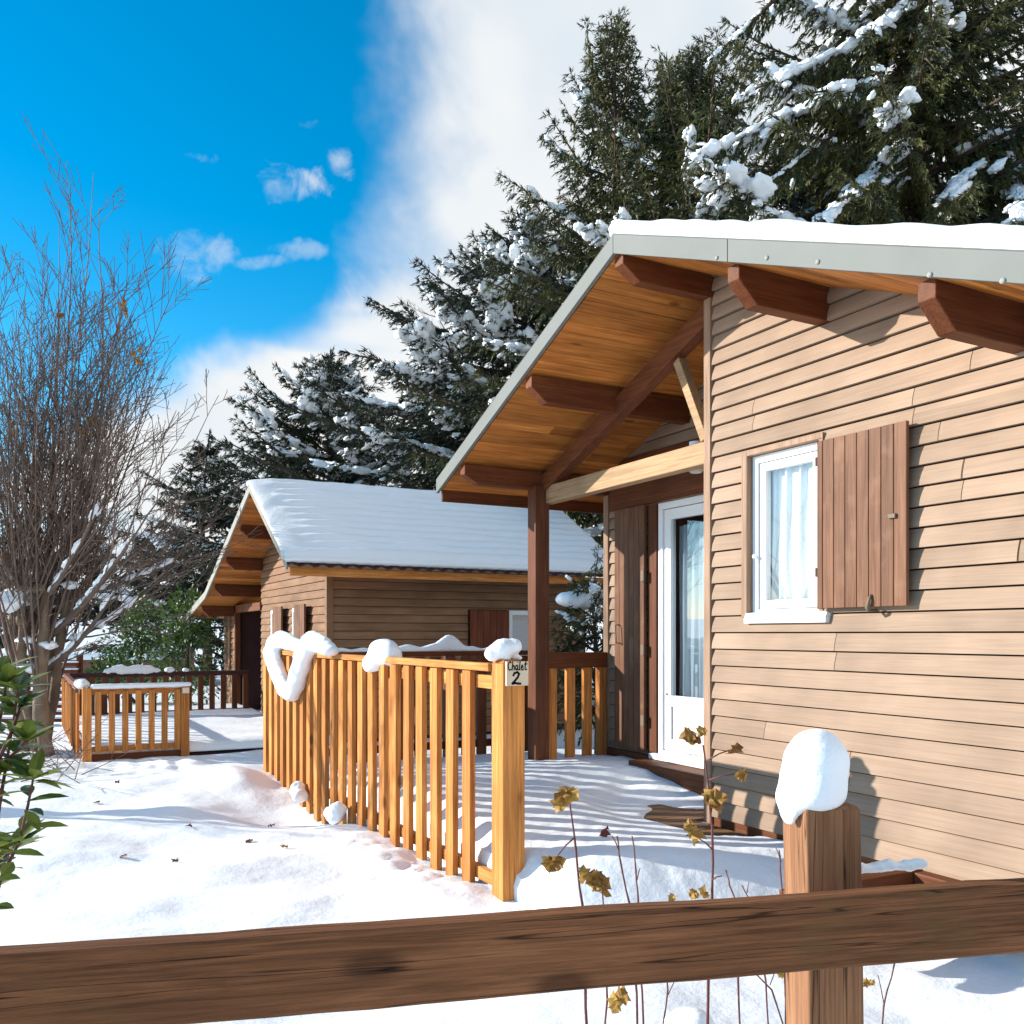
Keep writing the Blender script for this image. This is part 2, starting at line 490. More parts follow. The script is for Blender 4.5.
# ------------------------------------------------------------------ siding
def siding(P0, u, n, rows, limits, openings=(), lip=.02, seams=()):
    """lapped boards; limits(z)->(u0,u1); openings = (u0,u1,z0,z1)"""
    mb = MB(); P0 = Vector(P0); u = Vector(u); n = Vector(n)
    P = lambda a, z, o: P0 + u * a + n * o + Vector((0, 0, z))
    for ri in range(len(rows) - 1):
        za, zb = rows[ri], rows[ri + 1]
        cuts = sorted({za, zb} | {z for op in openings for z in op[2:4] if za < z < zb})
        for ci in range(len(cuts) - 1):
            z0, z1 = cuts[ci], cuts[ci + 1]
            l0, l1 = limits(z0), limits(z1)
            if l0[1] - l0[0] < .02: continue
            iv = [(0, 1)]
            a0, b0 = l0
            ints = [(a0, b0)]
            for op in openings:
                if op[2] < z1 - 1e-5 and op[3] > z0 + 1e-5:
                    nw = []
                    for (a, b) in ints:
                        if op[0] > a: nw.append((a, min(b, op[0])))
                        if op[1] < b: nw.append((max(a, op[1]), b))
                    ints = [q for q in nw if q[1] - q[0] > .003]
            for sm in seams:
                if sm[0] == ri:
                    nw = []
                    for (a, b) in ints:
                        if a < sm[1] < b:
                            nw += [(a, sm[1] - .0022), (sm[1] + .0022, b)]
                        else: nw.append((a, b))
                    ints = nw
            for (a, b) in ints:
                ta = a if a > a0 + 1e-6 else None
                tb = b if b < b0 - 1e-6 else None
                K = 4
                vs = []; h = zb - za
                for k in range(K + 1):
                    z = z0 + (z1 - (.008 if z1 == zb else 0) - z0) * k / K
                    la, lb = limits(z)
                    t = (z - za) / h
                    o = lip * (1 - t ** 1.7) + .002
                    ua = max(la, a) if ta is None else a
                    ub = min(lb, b) if tb is None else b
                    ub = max(ub, ua)
                    vs += [P(ua, z, o), P(ub, z, o)]
                o0 = len(vs)
                fs = [(2 * k, 2 * k + 1, 2 * k + 3, 2 * k + 2) for k in range(K)]
                mb.add(vs, fs)
                # underside lip and end cheeks and rear
                la, lb = max(l0[0], a), min(l0[1], b)
                oo = lip * (1 - ((z0 - za) / h) ** 1.7) + .002
                mb.add([P(la, z0, oo), P(lb, z0, oo), P(lb, z0, -.004), P(la, z0, -.004)], [(3, 2, 1, 0)])
                ea = [vs[2 * k] for k in range(K + 1)]
                mb.add(ea + [P(vs_a_u, z1, -.01) for vs_a_u in [(ea[-1] - P0).dot(u)]] + [P((ea[0] - P0).dot(u), z0, -.01)], [tuple(range(K + 3))])
                eb = [vs[2 * k + 1] for k in range(K + 1)]
                mb.add(eb + [P((eb[-1] - P0).dot(u), z1, -.01), P((eb[0] - P0).dot(u), z0, -.01)], [tuple(range(K + 3))[::-1]])
    return mb


def backing(P0, u, n, z0, z1, limits, openings=(), off=-.012, thick=.08):
    mb = MB(); P0 = Vector(P0); u = Vector(u); n = Vector(n)
    P = lambda a, z, o: P0 + u * a + n * o + Vector((0, 0, z))
    zs = sorted({z0, z1} | {z for op in openings for z in op[2:4]} | {z0 + (z1 - z0) * i / 8 for i in range(9)})
    for za, zb in zip(zs, zs[1:]):
        l0, l1 = limits(za), limits(zb)
        ints = [(l0[0], l0[1])]
        for op in openings:
            if op[2] < zb - 1e-5 and op[3] > za + 1e-5:
                nw = []
                for (a, b) in ints:
                    if op[0] > a: nw.append((a, min(b, op[0])))
                    if op[1] < b: nw.append((max(a, op[1]), b))
                ints = nw
        for (a, b) in ints:
            a1 = max(a, l1[0]); b1 = max(a1, min(b, l1[1]))
            mb.hexa([P(a, za, off - thick), P(b, za, off - thick), P(b, za, off), P(a, za, off),
                     P(a1, zb, off - thick), P(b1, zb, off - thick), P(b1, zb, off), P(a1, zb, off)])
    return mb


# ================================================================== NEAR CHALET
YR = 4.658           # ridge line
XW = 4.0             # gable wall
XR = 4.75            # wall behind the porch
XG = 3.228           # gable end of the roof
YL = 6.93            # far side wall
YN = 2.386           # near side wall
SL = .41
ZU0 = 3.86
zu = lambda y: ZU0 - SL * abs(y - YR)
XB = 9.6

chalet = thing('chalet', (XW, YR, 0), 'tan clapboard chalet with open gable porch and one brown shutter, nearest on the right', 'chalet', None)

# gable wall (u runs -Y from the corner): u=0 at the corner
U = Vector((0, -1, 0)); NW = Vector((-1, 0, 0))
rows = [.31]
while rows[-1] < 3.9:
    t = (rows[-1] - .3) / 3.3
    rows.append(rows[-1] + .112 - .0155 * t)
WIN = (YR - 4.30, YR - 3.70, 1.60, 2.615)
lim_g = lambda z: (.048, max(.048, min(YR - YN, (ZU0 + .02 - z) / SL)))
rr = random.Random(3)
seams = []
for (px, py) in ((753, 412), (753, 428), (913, 400), (913, 416), (962, 475), (962, 495), (1018, 560), (835, 645), (835, 662), (849, 760), (849, 780), (963, 470), (1019, 556)):
    p = on_x(px, py, XW - .02)
    for i in range(len(rows) - 1):
        if rows[i] <= p.z < rows[i + 1]:
            seams.append((i, YR - p.y))
for i in range(0, len(rows) - 1):
    if rr.random() < .12: seams.append((i, rr.uniform(.5, 2.1)))
sd = siding((XW, YR, 0), U, NW, rows, lim_g, [WIN], .025, seams)
wall_f = sd.build('gable_wall', M['siding'], chalet)
backing((XW, YR, 0), U, NW, .2, 3.86, lim_g, [WIN]).build('wall_backing', M['back'], wall_f)

# wall behind the porch
DOOR = (YR - 6.15, YR - 5.25, .47, 2.60)   # u negative = +Y side
DO = (-(6.15 - YR), -(5.25 - YR), .47, 2.60)
lim_r = lambda z: (-(YL - YR), max(-(YL - YR), -0.0 if z < 3.8 else -0.0)) if True else None
lim_r2 = lambda z: (-min(YL - YR, max(.05, (ZU0 - z) / SL)), -.001)
rw = siding((XR, YR, 0), U, NW, rows, lim_r2, [DO], .021)
wall_r = rw.build('porch_wall', M['siding'], chalet)
backing((XR, YR, 0), U, NW, .2, 3.84, lim_r2, [DO]).build('wall_backing', M['back'], wall_r)
# return wall beside the porch, far side, near side, back wall
MB().box(XW + .1, XR + .02, YR - .09, YR - .005, .2, 3.8).build('return_wall', M['siding'], chalet)
sdl = siding((XR + .02, YL, 0), (1, 0, 0), (0, 1, 0), [z for z in rows if z < 2.95], lambda z: (0, XB - .7 - XR), (), .021)
wl = sdl.build('side_wall', M['siding_x'], chalet)
MB().box(XR + .03, XB - .7, YL - .1, YL - .015, .2, 2.92).build('wall_backing', M['back'], wl)
sdn = siding((XB - .7, YN, 0), (-1, 0, 0), (0, -1, 0), [z for z in rows if z < 2.95], lambda z: (0, XB - .7 - XW), (), .021)
wn = sdn.build('side_wall', M['siding_x'], chalet)
MB().box(XW + .03, XB - .7, YN + .015, YN + .1, .2, 2.92).build('wall_backing', M['back'], wn)
bw = MB()
bw.prism([(XB - .75, YN + .1, .2), (XB - .75, YL - .1, .2), (XB - .75, YL - .1, zu(YL)), (XB - .75, YR, ZU0 - .02), (XB - .75, YN + .1, zu(YN))], (.08, 0, 0))
bw.build('rear_wall', M['siding'], chalet)
MB().box(XW + .1, XR + .1, YN + .11, YR - .1, .2, .3).box(XR + .101, XB - .76, YN + .11, YL - .11, .2, .3).build('floor', M['inside'], chalet)
MB().box(XR + 1.6, XR + 1.66, YN + .11, YL - .11, .31, 2.9).build('inner_wall', M['inside'], chalet)

# corner boards
MB().box(XW - .035, XW + .05, YR - .042, YR + .022, .26, zu(YR + .05)).build('corner_board', M['trim_z'], chalet, bevel=.004)
MB().box(XR - .035, XR + .05, YL - .045, YL + .03, .26, zu(YL)).build('corner_board', M['trim_z'], chalet, bevel=.004)
MB().box(XW - .035, XW + .05, YN - .035, YN + .045, .26, zu(YN)).build('corner_board', M['trim_z'], chalet, bevel=.004)
MB().box(XW - .012, XW + .04, YN + .05, YR - .035, .20, .305).build('skirting', M['stain_y'], chalet)

# roof slabs
YE_L, YE_R = 7.355, 1.95
rf = MB()
for (ya, yb) in ((YR, YE_L), (YR, YE_R)):
    za, zb = zu(ya) + .022, zu(yb) + .022
    rf.hexa([(XG + .03, ya, za), (XB, ya, za), (XB, yb, zb), (XG + .03, yb, zb),
             (XG + .03, ya, za + .075), (XB, ya, za + .075), (XB, yb, zb + .075), (XG + .03, yb, zb + .075)])
roof = rf.build('roof', M['grey'], chalet)
# soffit planks (run along X), slight gaps
sf = MB(); rr = random.Random(5)
for (sgn, ye, xe) in ((1, YE_L, XR + .6), (-1, YE_R, XW + .05)):
    w = .098; L_ = abs(ye - YR); k = 0
    while k * w < L_ - .02:
        y0 = YR + sgn * (k * w + .0018); y1 = YR + sgn * min(L_, (k + 1) * w - .0018)
        xs = [XG + .04, xe]
        if rr.random() < .35: xs = [XG + .04, rr.uniform(XG + .5, xe - .3), xe]
        for x0, x1 in zip(xs, xs[1:]):
            j = rr.uniform(0, .002)
            sf.hexa([(x0 + .001, y0, zu(y0) + j), (x1 - .001, y0, zu(y0) + j), (x1 - .001, y1, zu(y1) + j), (x0 + .001, y1, zu(y1) + j),
                     (x0 + .001, y0, zu(y0) + .018), (x1 - .001, y0, zu(y0) + .018), (x1 - .001, y1, zu(y1) + .018), (x0 + .001, y1, zu(y1) + .018)])
        k += 1
sf.build('soffit', M['soffit'], roof)
# gable flashings
for (ye, nm) in ((YE_L + .02, 1), (YE_R - .02, -1)):
    b = MB()
    ya = YR + .002 * nm
    prof = []
    b.prism([(XG, ya, zu(ya) - .006), (XG, ye, zu(ye) - .006), (XG, ye, zu(ye) + .112), (XG, ya, zu(ya) + .112)], (.028, 0, 0))
    # folded top return
    b.hexa([(XG, ya, zu(ya) + .1125), (XG + .11, ya, zu(ya) + .1125), (XG + .11, ye, zu(ye) + .1125), (XG, ye, zu(ye) + .1125),
            (XG, ya, zu(ya) + .116), (XG + .11, ya, zu(ya) + .116), (XG + .11, ye, zu(ye) + .116), (XG, ye, zu(ye) + .116)])
    fl = b.build('roof_flashing', M['grey'], roof, bevel=.003)
    if nm < 0:
        for (px, py) in ((717, 258), (767, 258), (818, 262), (930, 275), (1003, 281)):
            p = on_x(px, py, XG)
            c = MB(); c.tube([p + Vector((.004, 0, 0)), p + Vector((-.006, 0, 0)), p + Vector((-.009, 0, 0))], [.011, .011, .006], 10)
            c.build('bolt', M['bolt'], fl)
        p = on_x(818, 262, XG)
        MB().box(XG - .0015, XG, 3.62, 3.624, zu(3.62) - .006, zu(3.62) + .112).build('seam', M['back'], fl)
# eave boards
MB().box(XG + .04, XB, YE_L - .03, YE_L, zu(YE_L) - .09, zu(YE_L) + .03).build('eave_board', M['stain_x'], roof, bevel=.004)
MB().box(XG + .04, XB, YE_R, YE_R + .03, zu(YE_R) - .09, zu(YE_R) + .03).build('eave_board', M['stain_x'], roof, bevel=.004)
# purlins with chamfered heads
for (y, x1, hgt) in ((YR, XW + .02, .175), (3.69, XW + .02, .205), (2.52, XW + .02, .205), (5.80, XR, .19), (6.93, XR + .5, .16)):
    t = zu(y) + .012 - .045 * SL * (1 if abs(y - YR) > .1 else 0)
    x0 = XG + (.10 if y < YR - .1 else .045)
    pts = [(x0, y - .045, t), (x0, y - .045, t - .085), (x0 + .13, y - .045, t - hgt), (x1, y - .045, t - hgt), (x1, y - .045, t)]
    MB().prism(pts, (0, .09, 0)).build('purlin', M['stain_x'], chalet, bevel=.005)
# porch frame
MB().box(XW - .07, XW + .07, 6.84, 6.98, .29, 2.79).build('porch_post', M['stain_z'], chalet, bevel=.006)
MB().beam((XW + .085, 6.90, 2.715), (XW + .085, YR + .0, 2.715), .10, .15).build('tie_beam', M['tie_y'], chalet, bevel=.006)
MB().beam((XW + .06, 6.90, 2.80), (XW + .06, YR + .03, 3.645), .10, .14).build('rafter', M['stain_y'], chalet, bevel=.005)
MB().beam((XW + .04, 5.02, 3.40), (XW + .04, YR + .07, 2.795), .07, .065).build('brace', M['tie_y'], chalet, bevel=.004)
lp = atd(696, 464, 6.65)
lamp = MB().tube([lp + Vector((0, 0, z)) for z in (.16, .05, .045, .03)], [.05, .05, .06, .06], 16).build('porch_lamp', M['pvc'], chalet, smooth=False)
gl = MB()
gl.tube([lp + Vector((0, 0, .03 - .02 - .10 * (1 - math.cos(a)) / 2 + .02)) for a in lin(0, math.pi, 9)], [max(.004, .062 * math.sin(a) ** .6) if a > .05 else .05 for a in lin(0, math.pi, 9)], 16)
gl.build('globe', M['lampglass'], lamp, smooth=True)

def sheet_x(x, ya, yb, za, zb):
    m = MB(); m.add([(x, ya, za), (x, ya, zb), (x, yb, zb), (x, yb, za)], [(0, 3, 2, 1)]) if False else m.add([(x, ya, za), (x, yb, za), (x, yb, zb), (x, ya, zb)], [(3, 2, 1, 0)])
    return m


def sheet_y(y, xa, xb_, za, zb):
    m = MB(); m.add([(xa, y, za), (xb_, y, za), (xb_, y, zb), (xa, y, zb)], [(0, 1, 2, 3)])
    return m


# window on the gable
def ring(mb, x0, x1, ya, yb, za, zb, w):
    mb.box(x0, x1, ya, ya + w, za, zb); mb.box(x0, x1, yb - w, yb, za, zb)
    mb.box(x0, x1, ya + w, yb - w, za, za + w); mb.box(x0, x1, ya + w, yb - w, zb - w, zb)
    return mb


wy0, wy1 = 3.70, 4.30
win = MB()
ring(win, XW + .015, XW + .075, wy0 + .002, wy1 - .022, 1.605, 2.60, .045)
window = win.build('window', M['pvc'], chalet, bevel=.003)
ring(MB(), XW + .03, XW + .072, wy0 + .05, wy1 - .07, 1.655, 2.553, .052).build('sash', M['pvc'], window, bevel=.004)
sheet_x(XW + .05, wy0 + .10, wy1 - .12, 1.705, 2.503).build('pane', M['glass'], window)
MB().tube([(XW + .012, wy1 - .055, 1.98), (XW - .008, wy1 - .055, 1.98)], .012, 8).build('catch', M['pvc'], window)
tr = MB()
tr.box(XW - .032, XW + .09, wy1 - .02, wy1 + .028, 1.60, 2.635)
tr.box(XW - .032, XW + .09, wy0 - .03, wy1 - .021, 2.602, 2.635)
tr.box(XW - .032, XW + .09, wy0 - .03, wy0, 1.60, 2.601)
tr.build('window_trim', M['trim_z'], window, bevel=.003)
MB().box(XW - .05, XW + .06, 3.635, 4.285, 1.565, 1.600).hexa([(XW - .047, 3.635, 1.6005), (XW + .06, 3.635, 1.6005), (XW + .06, 4.285, 1.6005), (XW - .047, 4.285, 1.6005),
     (XW - .035, 3.635, 1.628), (XW + .06, 3.635, 1.64), (XW + .06, 4.285, 1.64), (XW - .035, 4.285, 1.628)]).build('window_sill', M['pvc'], window, bevel=.003)


def curtain(x, y0, y1, z0, z1, amp=.018, n=90, ph=0.0, lace=False):
    mb = MB(); ys = lin(y0, y1, n); zs = lin(z0, z1, 8)
    for y in ys:
        for z in zs:
            a = (y - y0) * 60 + ph
            d = amp * (math.sin(a) + .6 * math.sin(a * 1.73 + 1) + .5 * nz(y * 9, z * 1.2, ph))
            mb.v.append((x + d, y + .006 * math.sin(z * 5 + a), z))
    for i in range(n - 1):
        for j in range(7):
            mb.f.append((i * 8 + j, (i + 1) * 8 + j, (i + 1) * 8 + j + 1, i * 8 + j + 1))
    return mb


curtain(XW + .10, wy0 - .03, wy1 - .005, 1.55, 2.62, .013).build('curtain', M['curtain'], window, smooth=True)

# open shutter standing off the wall
sh = MB(); SY0, SY1 = 3.084, 3.672
nb = 8
edges = [SY1, SY1 - .042] + [SY1 - .042 - (SY1 - .042 - SY0) * i / 7 for i in range(1, 8)]
for i in range(8):
    sh.box(XW - .078, XW - .055, edges[i + 1] + .0016, edges[i] - .0016, 1.642 + (0 if i else -.004), 2.575)
shutter = sh.build('shutter', M['shutter'], chalet, bevel=.0035)
for z in (1.80, 2.42): MB().box(XW - .0545, XW - .03, SY0 + .03, SY1 - .03, z, z + .08).build('batten', M['shutter'], shutter, bevel=.003)
p = on_x(893, 516, XW - .079)
MB().box(XW - .093, XW - .0785, p.y - .022, p.y + .024, p.z - .012, p.z + .012).box(XW - .0925, XW - .079, p.y + .0245, p.y + .04, p.z - .004, p.z + .003).build('latch', M['metal'], shutter, bevel=.003)
p = on_x(871, 604, XW - .083)
MB().tube([p + Vector((.0, 0, .05)), p + Vector((-.012, .004, .02)), p + Vector((-.014, .012, -.02)), p + Vector((0, .016, -.035)), (XW, p.y + .01, p.z - .03)], [.006, .009, .012, .008, .006], 8).build('shutter_stop', M['metal'], chalet, smooth=True)
for z in (1.82, 2.44):
    MB().box(XW - .080, XW + .0, SY1 + .001, SY1 + .012, z, z + .05).build('hinge', M['metal'], shutter)

# porch door
dy0, dy1 = 5.25, 6.15
dr = ring(MB(), XR - .03, XR + .05, dy0 + .002, dy1 - .002, .475, 2.595, .055)
door = dr.build('door', M['pvc'], chalet, bevel=.004)
lf = MB()
ly0, ly1 = dy0 + .06, dy1 - .06
lf.box(XR - .012, XR + .045, ly1 - .085, ly1, .535, 2.535); lf.box(XR - .012, XR + .045, ly0, ly0 + .085, .535, 2.535)
lf.box(XR - .012, XR + .045, ly0 + .0855, ly1 - .0855, 2.45, 2.535)
lf.box(XR - .012, XR + .045, ly0 + .0855, ly1 - .0855, .90, .99); lf.box(XR - .012, XR + .045, ly0 + .0855, ly1 - .0855, .535, .63)
lf.box(XR + .008, XR + .035, ly0 + .086, ly1 - .086, .63, .90)
leaf = lf.build('door_leaf', M['pvc'], door, bevel=.004)
sheet_x(XR + .015, ly0 + .086, ly1 - .086, .991, 2.449).build('pane', M['glass_door'], door)
MB().box(XR - .10, XR - .031, dy0 - .02, dy1 + .04, .455, .50).build('threshold', M['pvc'], door, bevel=.004)
curtain(XR + .10, dy0 + .02, dy1 - .12, .6, 2.4, .020, 90, 2.0).build('curtain', M['curtain'], door, smooth=True)
MB().tube([(XR - .013, ly1 - .04, 1.0), (XR - .02, ly1 - .04, 1.0)], .01, 8).build('door_knob', M['metal'], door)
# its open boarded shutter
MB().box(XR - .045, XR + .03, 6.155, 6.268, .475, 2.60).build('door_trim', M['stain_z'], chalet, bevel=.003)
MB().box(XR - .04, XR + .03, 4.70, 6.86, 2.612, 3.05).build('lintel_board', M['stain_y'], chalet, bevel=.003)
ds = MB(); y0, y1 = 6.272, 6.71
for i in range(6):
    a = y1 - (y1 - y0) * i / 6; b = y1 - (y1 - y0) * (i + 1) / 6
    ds.box(XR - .085, XR - .055, b + .0018, a - .0018, .50, 2.60)
dsh = ds.build('door_shutter', M['shutter'], chalet, bevel=.004)
for z in (.72, 1.32, 1.95): MB().box(XR - .10, XR - .086, y0 - .012, y0 + .03, z, z + .09).build('hinge', M['metal'], dsh)
MB().tube([(XR - .09, 6.62, 1.42), (XR - .13, 6.62, 1.42), (XR - .13, 6.63, 1.58), (XR - .09, 6.63, 1.58)], .007, 6).build('handle', M['metal'], dsh)
# step and base beam of the porch wall
st = MB(); st.box(XR - .30, XR - .03, 5.0, 6.2, .28, .452)
st.build('door_step', M['stain_y'], chalet, bevel=.006)
MB().box(XR - .05, XR + .03, 6.21, YL - .05, .26, .47).build('base_beam', M['stain_y'], chalet, bevel=.004)


# snow on the near roof
def roofsnow(u, v):
    # u: x, v: 0..1 from ridge to eave (near slope)
    y = YR + .03 - v * (YR - YE_R + .01)
    b = zu(y) + .117
    e = min((u - XG) / .10, (XB - u) / .1, 1.0)
    rnd = math.sqrt(max(0, 1 - (1 - max(0, e)) ** 2))
    ev = min(1, (1 - v) / .05); ev = math.sqrt(max(0, 1 - (1 - ev) ** 2))
    th = (.105 + .022 * nz(u * 2.2, y * 2.6) + .012 * nz(u * 6, y * 7)) * (.45 + .55 * rnd) * (.35 + .65 * ev)
    xo = u - .02 * (1 - min(1, (u - XG) / .3)) * (1 + nz(1, y * 5))
    return Vector((xo, y, b + max(.01, th)))


def roofsnow_b(u, v):
    y = YR + .03 - v * (YR - YE_R + .01)
    return Vector((u, y, zu(y) + (.1175 if u < XG + .12 else .099)))


us = [XG - .0 + .01 * i for i in range(12)] + [XG + .12 + .06 * i for i in range(1, 12)] + lin(XG + 1, XB, 30)
rs = sheet(us, lin(0, 1, 90), roofsnow, roofsnow_b).build('snow_blanket', M['snow_lump'], smooth=True)
tag(rs, 'thick white snow lying on the grey edged roof of the near chalet', 'snow', 'snow on roofs')


# ================================================================== TERRACE DECK
deck = thing('terrace_deck', (3.2, 5.6, 0), 'brown timber terrace deck under snow at the near chalet, bare beside the wall', 'deck')
dk = MB(); y = 4.22
while y < 7.95:
    x1 = 4.70 if y > YR + .06 else 3.955
    dk.box(2.50 if y > 4.9 else 3.3, x1, y + .002, y + .135, .23, .26); y += .14
dk.build('deck_boards', M['deck'], deck, bevel=.003)
fr = MB(); fr.box(2.50, 2.54, 4.95, 7.95, .06, .225); fr.box(2.545, 4.7, 7.90, 7.94, .06, .225)
fr.build('deck_frame', M['stain_y'], deck)


def terr_z(x, y):
    crest = 4.22 - .35 * (x - 2.4)
    z = .425 + .012 * nz(x * 2, y * 2, 3) + .008 * nz(x * 6, y * 6, 1) + .006 * nz(x * 14, y * 10, 6)
    z -= .10 * sstep(6.4, 7.9, y)
    z -= .125 * sstep(6.4, 4.4, y)
    t = sstep(crest + .12, crest - .50, y)
    z -= .30 * t
    # drip line left bare next to the wall corner
    d1 = math.hypot((x - 4.0) / .36, (y - 4.75) / .60) + .30 * nz(x * 4, y * 4, 9)
    thin = 1 - sstep(.8, 2.4, d1)
    bare = 1 - sstep(.74, 1.02, d1)
    # roll off at the fence side
    z -= .10 * (1 - sstep(2.44, 2.56, x))
    z -= .06 * (1 - sstep(2.44, 2.9, x)) * sstep(4.75, 4.3, y) * (1 - t)
    z += (.272 + .004 * nz(x * 3, y * 26, 2) - z) * thin * (1 - t)
    z += (.24 - z) * bare * (1 - t)
    return z


xs_ = lin(2.44, 3.972, 56)
us_ = xs_
ts = MB()
ysd = lin(3.05, YR + .04, 50)
for x in us_:
    for y in ysd: ts.v.append((x, y, terr_z(x, y)))
for i in range(len(us_) - 1):
    for j in range(len(ysd) - 1):
        k = i * len(ysd) + j
        ts.f.append((k, k + len(ysd), k + len(ysd) + 1, k + 1))
o1 = len(ts.v)
xs2 = lin(2.44, 4.69, 80); ys2 = lin(YR + .04, 7.93, 110)
for x in xs2:
    for y in ys2:
        e = 0
        ts.v.append((x, y, terr_z(x, y)))
n2 = len(ys2)
for i in range(len(xs2) - 1):
    for j in range(n2 - 1):
        k = o1 + i * n2 + j
        ts.f.append((k, k + n2, k + n2 + 1, k + 1))
# skirt on the fence side
o2 = len(ts.v)
ysk = lin(3.05, 7.93, 120)
for y in ysk:
    ts.v.append((2.44, y, terr_z(2.44, y))); ts.v.append((2.42, y, terr_z(2.44, y) - .06)); ts.v.append((2.43, y, -.1))
for j in range(len(ysk) - 1):
    a = o2 + 3 * j
    ts.f.append((a, a + 3, a + 4, a + 1)); ts.f.append((a + 1, a + 4, a + 5, a + 2))
tag(ts.build('terrace_snow', M['snow'], smooth=True), 'smooth snow striped by railing shadows on the terrace', None, kind='structure')

# low timber edging by the gable wall
ed = thing('timber_edging', (3.6, 3.03, 0), 'dark brown low timber edging with snow beside the clapboard wall', 'edging')
MB().box(3.05, 3.94, 3.00, 3.08, .19, .335).build('edge_beam', M['stain_x'], ed, bevel=.006)
MB().box(3.86, 3.94, 2.0, 2.995, .19, .33).build('edge_beam', M['stain_y'], ed, bevel=.006)
snow_lump('snow_mound', [(Vector((3.05 + .07 * i, 2.90 + .02 * math.sin(i * 2.1), .235 + .012 * math.sin(i * 1.7))), (.07, .05, .045 + .012 * math.sin(i * 2.6))) for i in range(12)],
          'thin ridge of snow along the low timber edging right of the capped post', 'snow', 'lumps of snow on fences', voxel=.014)


# ================================================================== RAILINGS
def copy_part(o, parent, loc):
    c = o.copy(); COL.objects.link(c); c.parent = parent; c.location = loc
    return c


def picket_mesh(name, sx, sy, z0, z1, mat):
    b = MB().box(-sx / 2, sx / 2, -sy / 2, sy / 2, z0, z1)
    return b


XF = 2.353
rail = thing('terrace_railing', (XF, 7.3, 0), 'long orange pine railing with upright boards and square end post carrying the sign', 'railing')
post0 = MB().box(XF, XF + .14, 4.457, 4.597, -.1, 1.335)
post0.hexa([(XF, 4.457, 1.3352), (XF + .14, 4.457, 1.3352), (XF + .14, 4.597, 1.3352), (XF, 4.597, 1.3352),
            (XF + .02, 4.477, 1.358), (XF + .12, 4.477, 1.358), (XF + .12, 4.577, 1.358), (XF + .02, 4.577, 1.358)])
post0.build('post', M['pine_z'], rail, bevel=.006)
for y in (6.42, 8.30, 10.05):
    MB().box(XF + .065, XF + .155, y - .045, y + .045, -.1, 1.335).build('post', M['pine_z'], rail, bevel=.005)
for (ya, yb) in ((4.60, 6.42), (6.424, 8.30), (8.304, 10.12)):
    MB().box(XF - .02, XF + .045, ya, yb, 1.288, 1.334).build('top_rail', M['pine_y'], rail, bevel=.005)
    MB().box(XF + .022, XF + .062, ya, yb, 1.185, 1.262).build('back_rail', M['pine_y'], rail, bevel=.004)
    MB().box(XF + .022, XF + .062, ya, yb, .06, .135).build('back_rail', M['pine_y'], rail, bevel=.004)
rr = random.Random(11)
pk = None
for i in range(22):
    y = 4.895 + .2405 * i
    lx = XF - .0
    if pk is None:
        pm = MB().box(-.019, .019, -.056, .056, -.30, 1.284)
        pk = pm.build('picket', M['pine_z'], None, bevel=.004); pk.parent = rail
        pk.location = Vector((lx, y, 0)) - rail.location
    else:
        c = copy_part(pk, rail, Vector((lx, y + rr.uniform(-.006, .006), rr.uniform(-.004, .0))) - rail.location)
        c.rotation_euler = (rr.uniform(-.006, .006), 0, rr.uniform(-.02, .02))

# sign
sg = thing('chalet_sign', (2.44, 4.445, 1.28), 'small pale wooden board with hand painted Chalet 2 on the end post', 'sign')
sx0, sx1, sz0, sz1 = 2.366, 2.506, 1.212, 1.348
MB().box(sx0, sx1, 4.440, 4.4565, sz0, sz1).build('board', M['sign'], sg, bevel=.002)


def strokes(mb, polys, ox, oz, s, y, w):
    for pl in polys:
        pts = [Vector((ox + a * s, y, oz + b * s)) for a, b in pl]
        for p, q in zip(pts, pts[1:]):
            d = (q - p); L_ = d.length
            if L_ < 1e-6: continue
            d /= L_; nrm = Vector((-d.z, 0, d.x)) * w / 2; e = d * w * .3
            a, b, c, dd = p - e - nrm, q + e - nrm, q + e + nrm, p - e + nrm
            dv = Vector((0, .0012, 0))
            mb.hexa([a, b, b + dv, a + dv, dd, c, c + dv, dd + dv])


LET = [  # Chalet, hand lettered, unit = x-height ~ .55
    [(.42, .82), (.30, .95), (.14, .85), (.04, .55), (.08, .18), (.22, .05), (.40, .14)],
    [(.62, 1.02), (.52, .05)], [(.55, .38), (.68, .55), (.78, .48), (.76, .05)],
    [(1.20, .52), (1.05, .56), (.94, .38), (.96, .12), (1.08, .06), (1.18, .28)], [(1.22, .56), (1.18, .18), (1.28, .05)],
    [(1.50, 1.02), (1.40, .14), (1.48, .05)],
    [(1.62, .30), (1.86, .36), (1.82, .54), (1.70, .54), (1.62, .30), (1.66, .10), (1.80, .04), (1.92, .16)],
    [(2.20, .98), (2.10, .16), (2.20, .05), (2.30, .12)], [(2.02, .66), (2.36, .70)],
]
lt = MB()
strokes(lt, LET, 2.374, 1.297, .052, 4.4388, .0068)
TWO = [[(.10, .72), (.22, .92), (.50, 1.0), (.66, .84), (.52, .56), (.26, .28), (0, .04)], [(0, .04), (.3, .08), (.80, .02)]]
strokes(lt, TWO, 2.402, 1.222, .066, 4.4388, .0125)
lt.build('lettering', M['ink'], sg)
for z in (sz1 - .006, sz0 + .006): MB().tube([(2.437, 4.440, z), (2.437, 4.437, z)], .003, 8).build('nail', M['metal'], sg)

